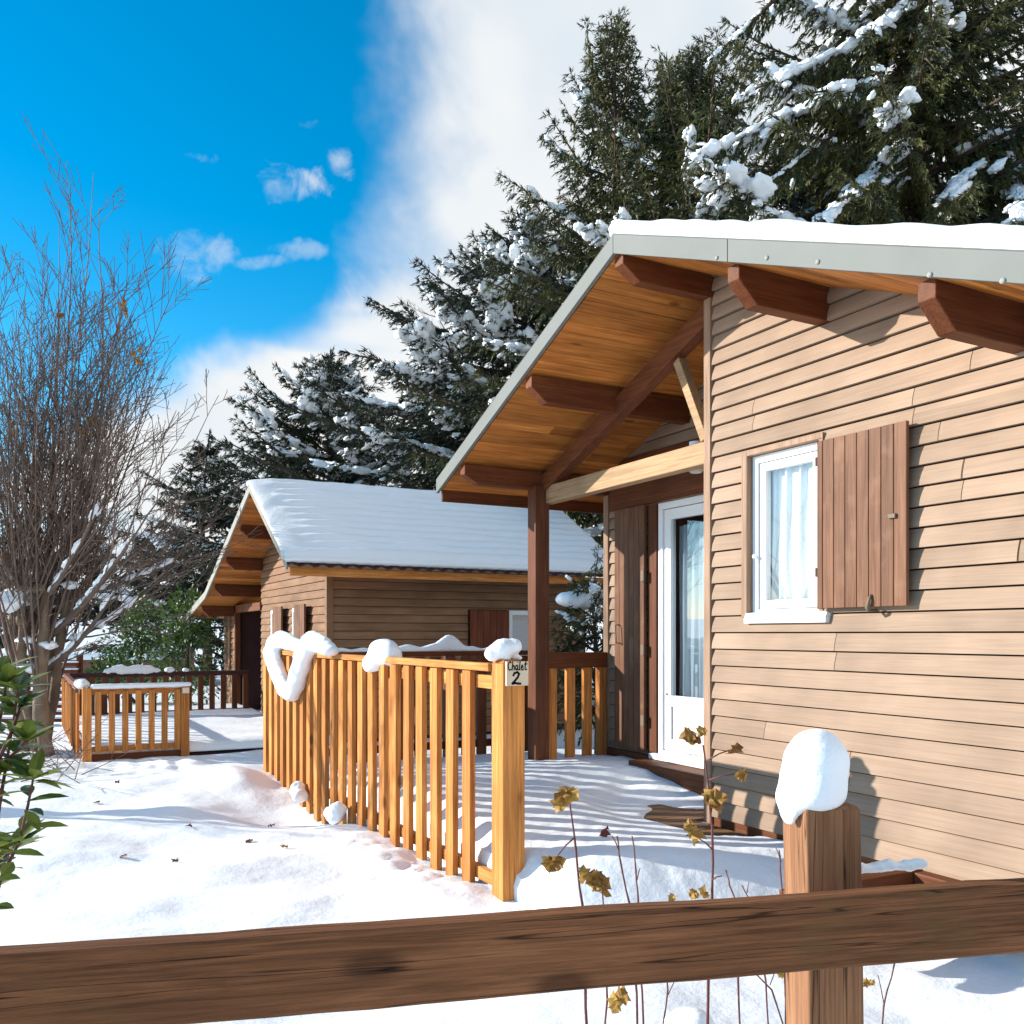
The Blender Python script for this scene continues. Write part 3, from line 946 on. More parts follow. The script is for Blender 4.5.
# shaded railing closing the terrace at its far side
YB2 = 7.98
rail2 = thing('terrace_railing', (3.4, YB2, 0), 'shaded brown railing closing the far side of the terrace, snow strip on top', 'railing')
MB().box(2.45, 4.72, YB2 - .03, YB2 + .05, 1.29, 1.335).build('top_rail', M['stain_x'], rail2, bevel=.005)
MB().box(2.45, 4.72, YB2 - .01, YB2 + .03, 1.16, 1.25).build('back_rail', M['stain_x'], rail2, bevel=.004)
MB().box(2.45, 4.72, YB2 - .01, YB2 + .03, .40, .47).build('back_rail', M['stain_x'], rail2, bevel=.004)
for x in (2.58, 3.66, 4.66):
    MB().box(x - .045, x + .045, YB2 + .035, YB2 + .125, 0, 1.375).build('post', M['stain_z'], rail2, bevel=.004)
pk2 = None
for i in range(13):
    x = 2.66 + .162 * i
    if pk2 is None:
        pk2 = MB().box(-.048, .048, -.02, .02, .33, 1.285).build('picket', M['stain_z'], None, bevel=.004)
        pk2.parent = rail2; pk2.location = Vector((x, YB2 - .035, 0)) - rail2.location
    else:
        copy_part(pk2, rail2, Vector((x, YB2 - .035, 0)) - rail2.location)

# short railing between porch post and wall
rail3 = thing('porch_railing', (4.4, 6.95, 0), 'short brown railing with three boards between porch post and chalet wall', 'railing')
MB().box(XW + .075, XR - .04, 6.88, 6.96, 1.20, 1.335).build('top_rail', M['stain_x'], rail3, bevel=.005)
MB().box(XR - .125, XR - .045, 6.885, 6.955, .30, 1.199).build('post', M['pine_z'], rail3, bevel=.004)
for i, x in enumerate((4.14, 4.33, 4.51)):
    MB().box(x - .045, x + .045, 6.90, 6.94, .36, 1.199).build('picket', M['pine_z'], rail3, bevel=.004)

# snow on the railings
GS = 'lumps of snow on fences'


def rel(px, py, X=XF - .05):
    return on_x(px, py, X)


path = [(330, 651, .05, .03), (322, 645, .085, .06), (313, 641, .10, .09), (306, 647, .10, .09), (303, 656, .085, .08), (301, 666, .08, .075), (298, 676, .08, .07), (295, 686, .075, .075),
        (291, 693, .085, .085), (286, 690, .08, .075), (282, 682, .07, .065), (278, 672, .075, .065), (274, 662, .08, .07), (272, 652, .09, .085), (275, 643, .09, .085), (281, 639, .09, .07), (288, 642, .085, .05), (296, 645, .07, .045), (303, 646, .06, .045)]
sp = []
for (a, b) in zip(path, path[1:]):
    for t in (0, .5):
        x = a[0] + (b[0] - a[0]) * t; y = a[1] + (b[1] - a[1]) * t; r1 = a[2] + (b[2] - a[2]) * t
        X = XF + .0 if y < 648 else XF - .075
        c = on_x(x, y, X)
        d = (c - EYE).dot(FW)
        sp.append((c, (.085, r1 * 1.9, r1 * 1.0)))
snow_lump('snow_loop', sp, 'drooping V shaped loop of snow slumped over the far end of the pine railing', 'snow', GS, voxel=.02, amp=.006, freq=7)
c = on_x(383, 655, XF + .02)
snow_lump('snow_mound', [(c + Vector((0, 0, .02)), (.10, .20, .105)), (c + Vector((-.03, .09, -.055)), (.09, .13, .075)), (c + Vector((-.05, .13, -.085)), (.06, .09, .05)), (c + Vector((.02, -.08, .0)), (.09, .13, .09))],
          'rounded dome of snow sitting mid way along the top of the pine railing', 'snow', GS, voxel=.018, amp=.008, freq=11)
c = Vector((XF + .05, 4.527, 1.36))
snow_lump('snow_mound', [(c + Vector((.0, 0.01, .055)), (.085, .07, .06)), (c + Vector((-.06, .03, .03)), (.05, .05, .045)), (c + Vector((.05, -.01, .07)), (.045, .055, .045)), (c + Vector((.0, -.02, .01)), (.025, .03, .03)), (c + Vector((.075, -.0, .005)), (.04, .03, .016))],
          'small leaning cap of snow on top of the end post above the sign', 'snow', GS, voxel=.011, amp=.005, freq=22, smooth_it=2)
sp = []
for i in range(60):
    x = 2.5 + .032 * i
    h = .022 + .006 * math.sin(i * .9) + .085 * math.exp(-((x - 3.64) / .14) ** 2) + .02 * math.exp(-((x - 3.2) / .2) ** 2)
    sp.append((Vector((x, YB2 + .03 + .02 * math.exp(-((x - 3.64) / .14) ** 2), 1.335 + h * .45)), (.05, .055, h)))
snow_lump('snow_mound', sp, 'low strip of snow with one hump along the shaded far railing', 'snow', GS, voxel=.014, amp=.004, smooth_it=2)
# lumps stuck to the foot of the long railing
for (px, py, r, lb) in ((300, 790, .10, 'knobbly lump of snow caught low against the pine railing boards'), (337, 813, .12, 'broken slab of snow leaning at the foot of the pine railing'), (262, 787, .16, 'piled clods of snow at the far foot of the pine railing'), (352, 833, .07, 'small clod of snow between two boards at the railing foot')):
    c = on_x(px, py, XF - .09)
    q = random.Random(px)
    snow_lump('snow_clod', [(c + Vector((q.uniform(-.04, .03), q.uniform(-1, 1) * r, q.uniform(-.5, .5) * r)), (.07, r * q.uniform(.45, .75), r * q.uniform(.35, .7))) for _ in range(5)], lb, 'snow', GS, voxel=.02, amp=.015, freq=10, smooth_it=2)

# ================================================================== FRONT FENCE
RA = Vector((.633, 1.276, 0)); RB = Vector((1.586, 1.002, 0))
rd = (RB - RA).normalized(); rn = Vector((-rd.y, rd.x, 0))   # rn points away from the camera
if rn.dot(FW) < 0: rn = -rn
ff = thing('front_fence', (RA.x + .6 * rd.x, RA.y + .6 * rd.y, 0), 'weathered brown fence across the foreground, one long plank nailed to a square post', 'fence')
b = MB()
# slightly wavy plank built in slices, standing on its edge
sl = 60; P0 = RA - rd * 1.7; Lr = 4.6
rows_ = []
for i in range(sl + 1):
    t = i / sl; p = P0 + rd * (Lr * t)
    s = t * Lr - 1.7
    top = 1.050 + .004 * nz(s * 3, 1) + .002 * nz(s * 14, 2); bot = 1.050 - .1225 + .003 * nz(s * 3, 5) + .0012 * nz(s * 15, 3)
    f = .002 * nz(s * 6, 9)
    q = [p + rn * (f), p + rn * (f - .001) , p + rn * .045, p + rn * .045]
    ch = .004
    rows_.append([(q[0].x, q[0].y, bot + ch), (p.x + rn.x * ch, p.y + rn.y * ch, bot), (q[2].x - rn.x * ch, q[2].y - rn.y * ch, bot), (q[2].x, q[2].y, bot + ch),
                  (q[2].x, q[2].y, top - ch), (q[2].x - rn.x * ch, q[2].y - rn.y * ch, top), (p.x + rn.x * ch, p.y + rn.y * ch, top), (q[0].x, q[0].y, top - ch)])
for r_ in rows_: b.v.extend(r_)
for i in range(sl):
    for k in range(8):
        k2 = (k + 1) % 8
        b.f.append((i * 8 + k, (i + 1) * 8 + k, (i + 1) * 8 + k2, i * 8 + k2))
b.f.append(tuple(range(8))); b.f.append(tuple(sl * 8 + k for k in range(8))[::-1])
b.build('plank', M['front_r'], ff)
# post behind the plank
pc = atd(820, 900, 1.66); pc.z = 0     # front-left corner
ang = math.atan2(rd.y, rd.x)
pd = (rd * .97 + rn * .0).normalized(); pn = rn
w = .108
b = MB()
def quadring(z, dx, ins=0):
    r2 = Matrix.Rotation(R(-5), 3, 'Z') @ rd; n2_ = Matrix.Rotation(R(-5), 3, 'Z') @ rn
    o = pc + r2 * (dx + ins) + n2_ * ins + rn * .042
    return [Vector((q.x, q.y, z)) for q in (o, o + r2 * (w - 2 * ins), o + r2 * (w - 2 * ins) + n2_ * (w - 2 * ins), o + n2_ * (w - 2 * ins))]
zs = [(-.2, .012, 0), (.5, .008, 0), (1.0, .001, 0), (1.168, -.003, 0), (1.176, -.002, .006)]
for z, dx, ins in zs: b.v.extend([tuple(q) for q in quadring(z, dx, ins)])
for i in range(len(zs) - 1):
    for k in range(4):
        k2 = (k + 1) % 4
        b.f.append((i * 4 + k, i * 4 + k2, (i + 1) * 4 + k2, (i + 1) * 4 + k))
n4 = (len(zs) - 1) * 4
b.f.append((n4, n4 + 1, n4 + 2, n4 + 3))
b.build('post', M['front_z'], ff, bevel=.003)
pt = pc + rd * .047 + rn * .085; pt.z = 1.176
snow_lump('snow_mound', [(pt + rd * -.004 + Vector((0, 0, .074)), (.064, .062, .070)), (pt + rd * -.010 + Vector((0, 0, .04)), (.066, .064, .062)), (pt + rd * -.012 + Vector((0, 0, .018)), (.068, .064, .036)), (pt - rd * .060 + Vector((0, 0, .008)), (.014, .040, .035)), (pt - rd * .064 + Vector((0, 0, -.022)), (.008, .026, .026))],
          'tall thimble of snow standing on the foreground fence post', 'snow', GS, voxel=.006, amp=.0018, freq=16, smooth_it=14)
c = pc + rd * .16 + rn * .06; c.z = 1.052
snow_lump('snow_mound', [(c + rd * (.022 * i) + Vector((0, 0, .002 * math.sin(i * 1.9))), (.018, .018, .010 + .003 * math.sin(i * 2.3))) for i in range(-2, 5)], 'little ridge of snow on the top edge of the foreground plank beside the post', 'snow', GS, voxel=.005, amp=.002, freq=50)

# ================================================================== FAR CHALET
Xg2, Xw2, Ys2 = 3.0, 3.7, 12.1
far = thing('chalet', (Xw2, 14.0, 0), 'brown clapboard chalet with snowy roof and two small gable windows standing behind the railing', 'chalet')
YRg, ZRg = 13.70, 3.63          # ridge
YEr, ZEr = 11.58, 2.35          # near eave
YK, ZK = 17.4, 2.18             # kink
YEl, ZEl = 19.45, 1.82          # far eave
XB2 = 8.25
poly = [(YEr, ZEr), (YRg, ZRg), (YK, ZK), (YEl, ZEl)]


def zf(y):
    for (a, za), (b_, zb) in zip(poly, poly[1:]):
        if y <= b_: return za + (zb - za) * (y - a) / (b_ - a)
    return ZEl


rf2 = MB()
for (a, za), (b_, zb) in zip(poly, poly[1:]):
    rf2.hexa([(Xg2 + .02, a, za + .02), (XB2, a, za + .02), (XB2, b_, zb + .02), (Xg2 + .02, b_, zb + .02),
              (Xg2 + .02, a, za + .09), (XB2, a, za + .09), (XB2, b_, zb + .09), (Xg2 + .02, b_, zb + .09)])
roof2 = rf2.build('roof', M['zinc'], far)
for (a, za), (b_, zb) in zip(poly, poly[1:]):
    MB().prism([(Xg2 - .01, a, za - .03), (Xg2 - .01, b_, zb - .03), (Xg2 - .01, b_, zb + .10), (Xg2 - .01, a, za + .10)], (.028, 0, 0)).build('roof_flashing', M['zinc'], roof2, bevel=.003)
s2 = MB()
for (a, za), (b_, zb) in zip(poly, poly[1:]):
    n_ = int(abs(b_ - a) / .11)
    for i in range(n_):
        y0 = a + (b_ - a) * (i + .02) / n_; y1 = a + (b_ - a) * (i + .98) / n_
        s2.hexa([(Xg2 + .02, y0, zf(y0)), (Xw2 + 1.1, y0, zf(y0)), (Xw2 + 1.1, y1, zf(y1)), (Xg2 + .02, y1, zf(y1)),
                 (Xg2 + .02, y0, zf(y0) + .018), (Xw2 + 1.1, y0, zf(y0) + .018), (Xw2 + 1.1, y1, zf(y1) + .018), (Xg2 + .02, y1, zf(y1) + .018)])
s2.build('soffit', M['soffit'], roof2)
for y in (13.72, 14.75, 15.85, 16.9, 18.2):
    t = zf(y) + .005
    MB().prism([(Xg2 + .08, y - .05, t), (Xg2 + .08, y - .05, t - .09), (Xg2 + .2, y - .05, t - .2), (Xw2 + .9, y - .05, t - .2), (Xw2 + .9, y - .05, t)], (0, .1, 0)).build('purlin', M['stain_x'], far)
# corrugated eave edge
ce = MB(); n_ = 110
for i in range(n_ + 1):
    x = Xg2 + (XB2 - Xg2) * i / n_
    z = ZEr + .055 + .02 * math.sin(i * 1.5)
    ce.v += [(x, YEr - .06, z - .03), (x, YEr + .3, z + .155), (x, YEr - .06, z - .015), (x, YEr + .3, z + .17)]
for i in range(n_):
    a = i * 4
    ce.f += [(a, a + 1, a + 5, a + 4), (a + 2, a + 6, a + 7, a + 3), (a, a + 4, a + 6, a + 2)]
ce.build('corrugated_edge', M['dark'], roof2)
MB().box(Xg2 + .05, XB2, YEr + .02, YEr + .06, ZEr - .10, ZEr + .01).build('eave_board', M['pine_x'], roof2)

rows2 = [.05]
while rows2[-1] < 3.7: rows2.append(rows2[-1] + .115)
W2 = [(-(15.30 - 12.1), -(14.75 - 12.1), 1.10, 1.90), (-(13.95 - 12.1), -(13.45 - 12.1), 1.10, 1.90)]
# u = -(Y - Ys2)
lo_y = 12.1


def lim2(z):
    # near slope limit and far slope limit of the gable
    ya = lo_y if z < zf(lo_y) else YRg - (ZRg - z) / ((ZRg - ZEr) / (YRg - YEr))
    yb = 15.95
    zz = zf(15.95)
    if z > zz: yb = YRg + (ZRg - z) / ((ZRg - ZK) / (YK - YRg))
    return (-(max(yb, ya + .001) - Ys2), -(ya - Ys2))


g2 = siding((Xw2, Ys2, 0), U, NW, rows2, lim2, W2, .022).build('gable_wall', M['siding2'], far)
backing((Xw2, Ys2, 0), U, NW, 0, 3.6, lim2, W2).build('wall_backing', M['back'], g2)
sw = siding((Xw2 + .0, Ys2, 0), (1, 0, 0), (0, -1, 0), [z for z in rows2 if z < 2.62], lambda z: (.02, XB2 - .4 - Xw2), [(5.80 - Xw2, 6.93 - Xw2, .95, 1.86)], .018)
sw = sw.build('side_wall', M['siding2_x'], far)
backing((Xw2, Ys2, 0), (1, 0, 0), (0, -1, 0), 0, 2.55, lambda z: (.1, XB2 - .4 - Xw2), [(6.47 - Xw2, 6.93 - Xw2, .95, 1.86)]).build('wall_backing', M['back'], sw)
MB().box(Xw2 - .035, Xw2 + .06, Ys2 - .035, Ys2 + .05, 0, 2.62).build('corner_board', M['siding2'], far, bevel=.004)
# porch recess of the far chalet
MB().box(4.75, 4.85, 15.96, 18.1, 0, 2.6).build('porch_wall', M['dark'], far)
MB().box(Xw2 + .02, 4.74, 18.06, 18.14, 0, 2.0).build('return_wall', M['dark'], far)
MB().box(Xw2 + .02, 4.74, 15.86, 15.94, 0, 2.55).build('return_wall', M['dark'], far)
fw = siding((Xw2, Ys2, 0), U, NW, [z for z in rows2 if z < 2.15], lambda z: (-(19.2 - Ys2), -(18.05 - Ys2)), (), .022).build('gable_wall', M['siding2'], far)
MB().box(Xw2 + .012, Xw2 + .1, 18.05, 19.2, 0, 2.0).build('wall_backing', M['back'], fw)
MB().box(Xw2 - .05, Xw2 - .022, 18.5, 18.62, .8, 1.9).build('plank', M['siding2'], far)
MB().box(XB2 - .5, XB2 - .4, 12.15, 19.2, 0, 2.1).build('rear_wall', M['siding2'], far)
MB().beam((Xw2, 15.9, 1.98), (Xw2, 18.1, 1.98), .1, .14).build('tie_beam', M['stain_y'], far)
MB().box(Xw2 - .05, Xw2 + .05, 17.95, 18.05, 0, 2.05).build('porch_post', M['stain_z'], far)
MB().tube([(Xg2 + .05, YEl - .02, ZEl + .0), (Xg2 + .05, YEl - .02, .05)], .025, 8).build('downpipe', M['zinc'], far, smooth=True)
for (yb, ya) in ((15.30, 14.75), (13.95, 13.45)):
    wf = ring(MB(), Xw2 - .01, Xw2 + .06, ya + .002, yb - .002, 1.102, 1.898, .06).build('window', M['pvc'], far, bevel=.003)
    sheet_x(Xw2 + .03, ya + .06, yb - .06, 1.16, 1.84).build('pane', M['glass'], wf)
    curtain(Xw2 + .14, ya, yb, 1.1, 1.9, .015, 40).build('curtain', M['curtain'], wf, smooth=True)
    f2 = MB()
    for i in range(5):
        f2.box(Xw2 - .12, Xw2 - .09, ya - .02 - .11 * (i + 1) + .002, ya - .02 - .11 * i - .002, 1.08, 1.93)
    f2.build('shutter', M['shutter'], far, bevel=.003)
# side window with red-brown shutter
wf = ring(MB(), 0, 0, 0, 0, 0, 0, 0)
wf = MB()
a, b2 = 6.475, 6.925
wf.box(a, a + .06, Ys2 - .03, Ys2 + .05, .955, 1.855); wf.box(b2 - .06, b2, Ys2 - .03, Ys2 + .05, .955, 1.855)
wf.box(a + .06, b2 - .06, Ys2 - .03, Ys2 + .05, 1.79, 1.855); wf.box(a + .06, b2 - .06, Ys2 - .03, Ys2 + .05, .955, 1.02)
wf = wf.build('window', M['pvc'], far, bevel=.003)
sheet_y(Ys2 + .0, a + .06, b2 - .06, 1.02, 1.79).build('pane', M['glass_door'], wf)
f2 = MB()
for i in range(6): f2.box(5.81 + .108 * i + .002, 5.81 + .108 * (i + 1) - .002, Ys2 - .075, Ys2 - .045, .94, 1.85)
f2.build('shutter', M['redwood'], far, bevel=.003)


def rs2(u, v):
    # v 0 at ridge -> 1 near eave
    y = YRg + .08 - v * (YRg + .08 - YEr + .04); yy = min(y, YRg)
    b = zf(max(yy, YEr)) + .092 - (.02 if y > YRg else 0)
    if yy < YEr: b -= (YEr - yy) * .6
    e = max(0, min(1, (u - Xg2 + .03) / .35, (XB2 - u + .02) / .2)); e = math.sqrt(1 - (1 - e) ** 2)
    dist = v * 2.5
    wob = .25 * nz(u * .5, dist * 3) + .1 * nz(u * 2, dist)
    rip = .5 + .5 * math.sin((dist + .03 * wob) * 2 * math.pi / .21)
    th = (.10 + .045 * rip * sstep(.1, .9, u - Xg2) + .02 * nz(u * 1.5, y * 2.5) + .012 * nz(u * 5, y * 5)) * (.3 + .7 * e)
    if v > .97: th *= .6
    return Vector((u - .03 * (1 - e), y, b + max(.012, th)))


def rs2b(u, v):
    y = YRg + .08 - v * (YRg + .08 - YEr + .04); yy = min(y, YRg)
    b = zf(max(yy, YEr)) + .091 - (.03 if y > YRg else 0)
    if yy < YEr: b -= (YEr - yy) * .6
    return Vector((u, y, b))


o = sheet([Xg2 - .02 + .03 * i for i in range(16)] + lin(Xg2 + .46, XB2, 90), lin(0, 1, 130), rs2, rs2b).build('snow_blanket', M['snow_lump'], smooth=True)
tag(o, 'rippled bluish snow covering the shaded slope of the far chalet roof', 'snow', 'snow on roofs')

# terrace of the far chalet
fd = thing('terrace_deck', (2.6, 13, 0), 'low terrace of the far chalet with dark edge board under snow', 'deck')
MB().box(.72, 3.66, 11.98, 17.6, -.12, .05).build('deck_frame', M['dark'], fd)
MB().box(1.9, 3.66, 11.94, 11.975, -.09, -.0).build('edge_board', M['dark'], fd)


def fs(x, y):
    e = min(1, (y - 11.9) / .25, (3.7 - x) / .1 + .2)
    e = max(0, e)
    return .06 + .085 * math.sqrt(1 - (1 - e) ** 2) + .02 * nz(x * 2, y * 2) + .04 * sstep(14, 17, y)


o = sheet(lin(.74, 3.69, 50), lin(11.9, 17.6, 90), lambda u, v: Vector((u, v, fs(u, v))), lambda u, v: Vector((u, v, .03))).build('terrace_snow', M['snow'], smooth=True)
tag(o, 'snow lying on the far chalet terrace', None, kind='structure')

pr = thing('terrace_railing', (1.25, 11.9, 0), 'short pine railing panel with snow on its rail in front of the far chalet', 'railing')
xa, xb = .70, 1.80
for x in (xa, xb):
    MB().box(x - .05, x + .05, 11.80, 11.90, -.15, .86).build('post', M['pine_z'], pr, bevel=.005)
MB().box(xa + .055, xb - .055, 11.83, 11.87, .78, .855).build('top_rail', M['pine_x'], pr, bevel=.004)
MB().box(xa + .055, xb - .055, 11.83, 11.87, .10, .165).build('bottom_rail', M['pine_x'], pr, bevel=.004)
MB().box(xa + .055, xb - .055, 11.835, 11.865, -.1, .07).build('edge_board', M['stain_x'], pr)
pk = None
for i in range(7):
    x = .82 + .148 * i
    if pk is None:
        pk = MB().box(-.034, .034, -.017, .017, .09, .82).build('picket', M['pine_z'], None, bevel=.003)
        pk.parent = pr; pk.location = Vector((x, 11.81, 0)) - pr.location
    else: copy_part(pk, pr, Vector((x, 11.81, 0)) - pr.location)
MB().box(1.765, 1.845, 11.787, 11.797, .77, .84).build('plate', M['sign'], pr)
snow_lump('snow_mound', [(Vector((.78 + .035 * i, 11.845, .875)), (.06, .07, .035)) for i in range(31)], 'flat strip of snow along the rail of the short pine railing panel', 'snow', GS, voxel=.018, amp=.005)
# side railing of the far terrace, running away
sr = thing('terrace_railing', (.66, 13.5, 0), 'brown side railing running back from the short pine panel to the shrubs', 'railing')
MB().box(.63, .69, 11.95, 16.4, .79, .86).build('top_rail', M['stain_y'], sr, bevel=.004)
MB().box(.64, .68, 11.95, 16.4, .10, .17).build('bottom_rail', M['stain_y'], sr)
pk = None
for i in range(11):
    y = 12.1 + .42 * i
    if pk is None:
        pk = MB().box(-.017, .017, -.045, .045, .02, .788).build('picket', M['pine_z'], None)
        pk.parent = sr; pk.location = Vector((.615, y, 0)) - sr.location
    else: copy_part(pk, sr, Vector((.615, y, 0)) - sr.location)
snow_lump('snow_mound', [(Vector((.66, 12.0 + .13 * i, .90)), (.085, .16, .06)) for i in range(4)], 'white roll of snow on the corner where the two far railings meet', 'snow', GS, voxel=.025, amp=.012)
br = thing('terrace_railing', (2, 16.4, 0), 'dark shaded railing across the back of the far terrace', 'railing')
MB().box(.72, 3.6, 16.4, 16.46, .78, .86).build('top_rail', M['dark'], br)
MB().box(.72, 3.6, 16.41, 16.45, .12, .2).build('bottom_rail', M['stain_x'], br)
pk = None
for i in range(15):
    x = .85 + .19 * i
    if pk is None:
        pk = MB().box(-.045, .045, -.015, .015, .05, .80).build('picket', M['stain_z'], None)
        pk.parent = br; pk.location = Vector((x, 16.38, 0)) - br.location
    else: copy_part(pk, br, Vector((x, 16.38, 0)) - br.location)


# ================================================================== TREES
def unit_blob(seed, n=3):
    bm = bmesh.new(); bmesh.ops.create_icosphere(bm, subdivisions=3, radius=1)
    vs = []
    for v in bm.verts:
        k = 1 + .42 * noise.noise(v.co * 1.5 + Vector((seed * 7.1, 0, 0))) + .30 * noise.noise(v.co * 3.6 + Vector((seed * 3.1, 5, 0))) + .12 * noise.noise(v.co * 8 + Vector((seed, 5, 3)))
        vs.append(v.co * k)
    bm.verts.index_update()
    fs_ = [tuple(v.index for v in f.verts) for f in bm.faces]
    bm.free()
    return vs, fs_


BLOBS = [unit_blob(i) for i in range(8)]


def put_blob(mb, c, dx, rx, ry, rz, k):
    vs, fs_ = BLOBS[k % 8]
    dx = Vector((dx.x, dx.y, dx.z)).normalized()
    side = dx.cross(Vector((0, 0, 1)))
    if side.length < 1e-3: side = Vector((1, 0, 0))
    side.normalize(); up = side.cross(dx)
    mb.add([c + dx * (v.x * rx) + side * (v.y * ry) + up * (v.z * rz) for v in vs], fs_)


def spruce(name, base, H, r0, cb, nb, seed, label, mat='needle_a', group=None, e_lo=-8, e_hi=40, droop=-18, up=28, hang=.5,
           snow=.5, ss=1.0, power=.85, grain=1.0, dens=1.0, lean=(0, 0), sector=None, leaders=0, boughs=()):
    q = random.Random(seed)
    root = thing(name, base, label, 'tree', group)
    tk, nd, sn = MB(), MB(), MB()
    base = Vector(base)
    ax = lambda h: base + Vector((lean[0] * h + .08 * math.sin(h * .9 + seed), lean[1] * h + .08 * math.cos(h * .7 + seed), h))
    hs = lin(-.3, H, 14)
    tk.tube([ax(h) for h in hs], [max(.015, .022 * H * max(0, 1 - max(0, h) / H) ** .9 + .01) for h in hs], 9)
    az = q.random() * 6.28

    def twig(p, d, l, wdt):
        s = d.cross(Vector((q.uniform(-1, 1), q.uniform(-1, 1), q.uniform(.0, 1)))).normalized() * wdt
        m1 = p + d * (l * .35)
        o = len(nd.v)
        nd.v += [tuple(p), tuple(m1 + s), tuple(p + d * l), tuple(m1 - s)]
        nd.f.append((o, o + 1, o + 2, o + 3))

    def branch(p0, a, L_, e0, dr, upt, r_, snowy, sw=1.0):
        K = 10
        pts = [p0]; dirs = []
        p = p0.copy()
        for i in range(K):
            s = (i + .5) / K
            el = R(e0 + dr * s + upt * s * s)
            a2 = a + .12 * math.sin(s * 5 + seed + e0)
            d = Vector((math.cos(a2) * math.cos(el), math.sin(a2) * math.cos(el), math.sin(el)))
            p = p + d * (L_ / K)
            pts.append(p.copy()); dirs.append(d)
        tk.tube(pts, [r_ * (1 - .85 * i / K) for i in range(K + 1)], 5, cap=False)
        step = .115 / dens * grain
        n_ = max(4, int(L_ / step))
        for j in range(n_):
            s = .12 + .88 * (j + q.random()) / n_
            fi = min(K - 1, int(s * K)); fr_ = s * K - fi
            pp = pts[fi].lerp(pts[fi + 1], min(1, fr_)); d = dirs[fi]
            sd_ = d.cross(Vector((0, 0, 1)))
            if sd_.length < .05: sd_ = Vector((1, 0, 0))
            sd_.normalize()
            for sg_ in (-1, 1):
                bl = (.16 + .26 * L_ ** .7 * (1 - s) ** .7) * q.uniform(.6, 1.15)
                bl = min(bl, 1.1)
                bd = (sd_ * sg_ * q.uniform(.6, 1) + d * q.uniform(.5, 1.0) + Vector((0, 0, q.uniform(-.55, .15) - hang * .5))).normalized()
                m = max(2, int(bl / (.085 * grain)))
                bp = pp.copy()
                for t in range(m):
                    bd = (bd + Vector((0, 0, -hang * .16))).normalized()
                    bp = bp + bd * (bl / m)
                    for _ in range(8):
                        td = (bd * q.uniform(.5, 1) + sd_ * q.uniform(-.7, .7) + d * q.uniform(-.3, .6) + Vector((0, 0, q.uniform(-.5 - hang * .6, .35)))).normalized()
                        twig(bp - bd * (q.random() * bl / m), td, q.uniform(.06, .135) * grain, q.uniform(.006, .0105) * grain * (2.0 - 1.1 * s))
                if snowy and q.random() < .075:
                    put_blob(sn, pp.lerp(bp, q.uniform(.35, .9)) + Vector((0, 0, .03)), bd, q.uniform(.05, .13) * ss, q.uniform(.035, .075) * ss, q.uniform(.02, .045) * ss, q.randrange(8))
            # tuft on the branch itself
            for _ in range(6):
                td = (d * q.uniform(.4, 1) + sd_ * q.uniform(-.6, .6) + Vector((0, 0, q.uniform(-.3, .6)))).normalized()
                twig(pp, td, q.uniform(.08, .16) * grain, q.uniform(.007, .012) * grain)
        if snowy:
            s = q.uniform(.2, .5); e = q.uniform(.75, 1.0)
            while s < e:
                fi = min(K - 1, int(s * K)); pp = pts[fi].lerp(pts[fi + 1], min(1, s * K - fi))
                wd = q.uniform(.055, .125) * ss * sw * min(1.2, .5 + L_ * .18)
                dd_ = dirs[fi]; sdv = dd_.cross(Vector((0, 0, 1))).normalized()
                for _ in range(q.choice((1, 2, 2, 3))):
                    k1 = wd * q.uniform(.5, 1.1)
                    off_ = q.gauss(0, wd * 1.15)
                    put_blob(sn, pp + Vector((0, 0, .03 * ss - abs(off_) * q.uniform(.1, .5))) + sdv * off_ + dd_ * q.uniform(-.1, .1), (dd_ + sdv * q.uniform(-.7, .7) * (1 if abs(off_) > wd * .5 else .3)).normalized(), k1 * q.uniform(1.1, 1.9), k1, k1 * q.uniform(.45, .75), q.randrange(8))
                s += wd * q.uniform(.7, 1.3) / L_
                if q.random() < .06: s += .10

    for i in range(nb):
        f = (i + q.random() * .8) / nb
        f = f ** .92
        h = cb + (H - cb) * f
        L_ = (r0 * max(0, 1 - f) ** power + .22) * q.uniform(.72, 1.12)
        az += 2.39996 + q.uniform(-.35, .35)
        if sector is not None:
            az_n = (az - sector[0] + math.pi) % (2 * math.pi) - math.pi
            if abs(az_n) > sector[1] and q.random() < .75: continue
        e0 = e_lo + (e_hi - e_lo) * f + q.uniform(-8, 8)
        branch(ax(h), az, L_, e0, droop * (1 - f) * q.uniform(.6, 1.3), up * q.uniform(.5, 1.3), .012 + .011 * L_, q.random() < snow)
    for (p0, p1, sw) in boughs:
        dv = p1 - p0; hl = math.hypot(dv.x, dv.y)
        branch(p0, math.atan2(dv.y, dv.x), dv.length, math.degrees(math.atan2(dv.z, hl)) + 5, -16, 12, .06, True, sw)
    for i in range(leaders):
        a = q.random() * 6.28
        branch(ax(H * q.uniform(.80, .9)), a, H * q.uniform(.12, .19), q.uniform(50, 68), 10, 20, .03, False)
    branch(ax(H - .1), 0, .6, 80, 0, 5, .015, False)
    print('spruce', len(nd.f), len(sn.f))
    tk.build('trunk', M['bark'], root, smooth=True)
    nd.build('crown', M[mat], root)
    if sn.v: sn.build('snow', M['snow_lump'], root, smooth=True)['kind'] = 'stuff'
    return root


GT = 'snowy conifers behind the chalets'


def gp(px, d):
    p = atd(px, 634, d); return (p.x, p.y, 0)


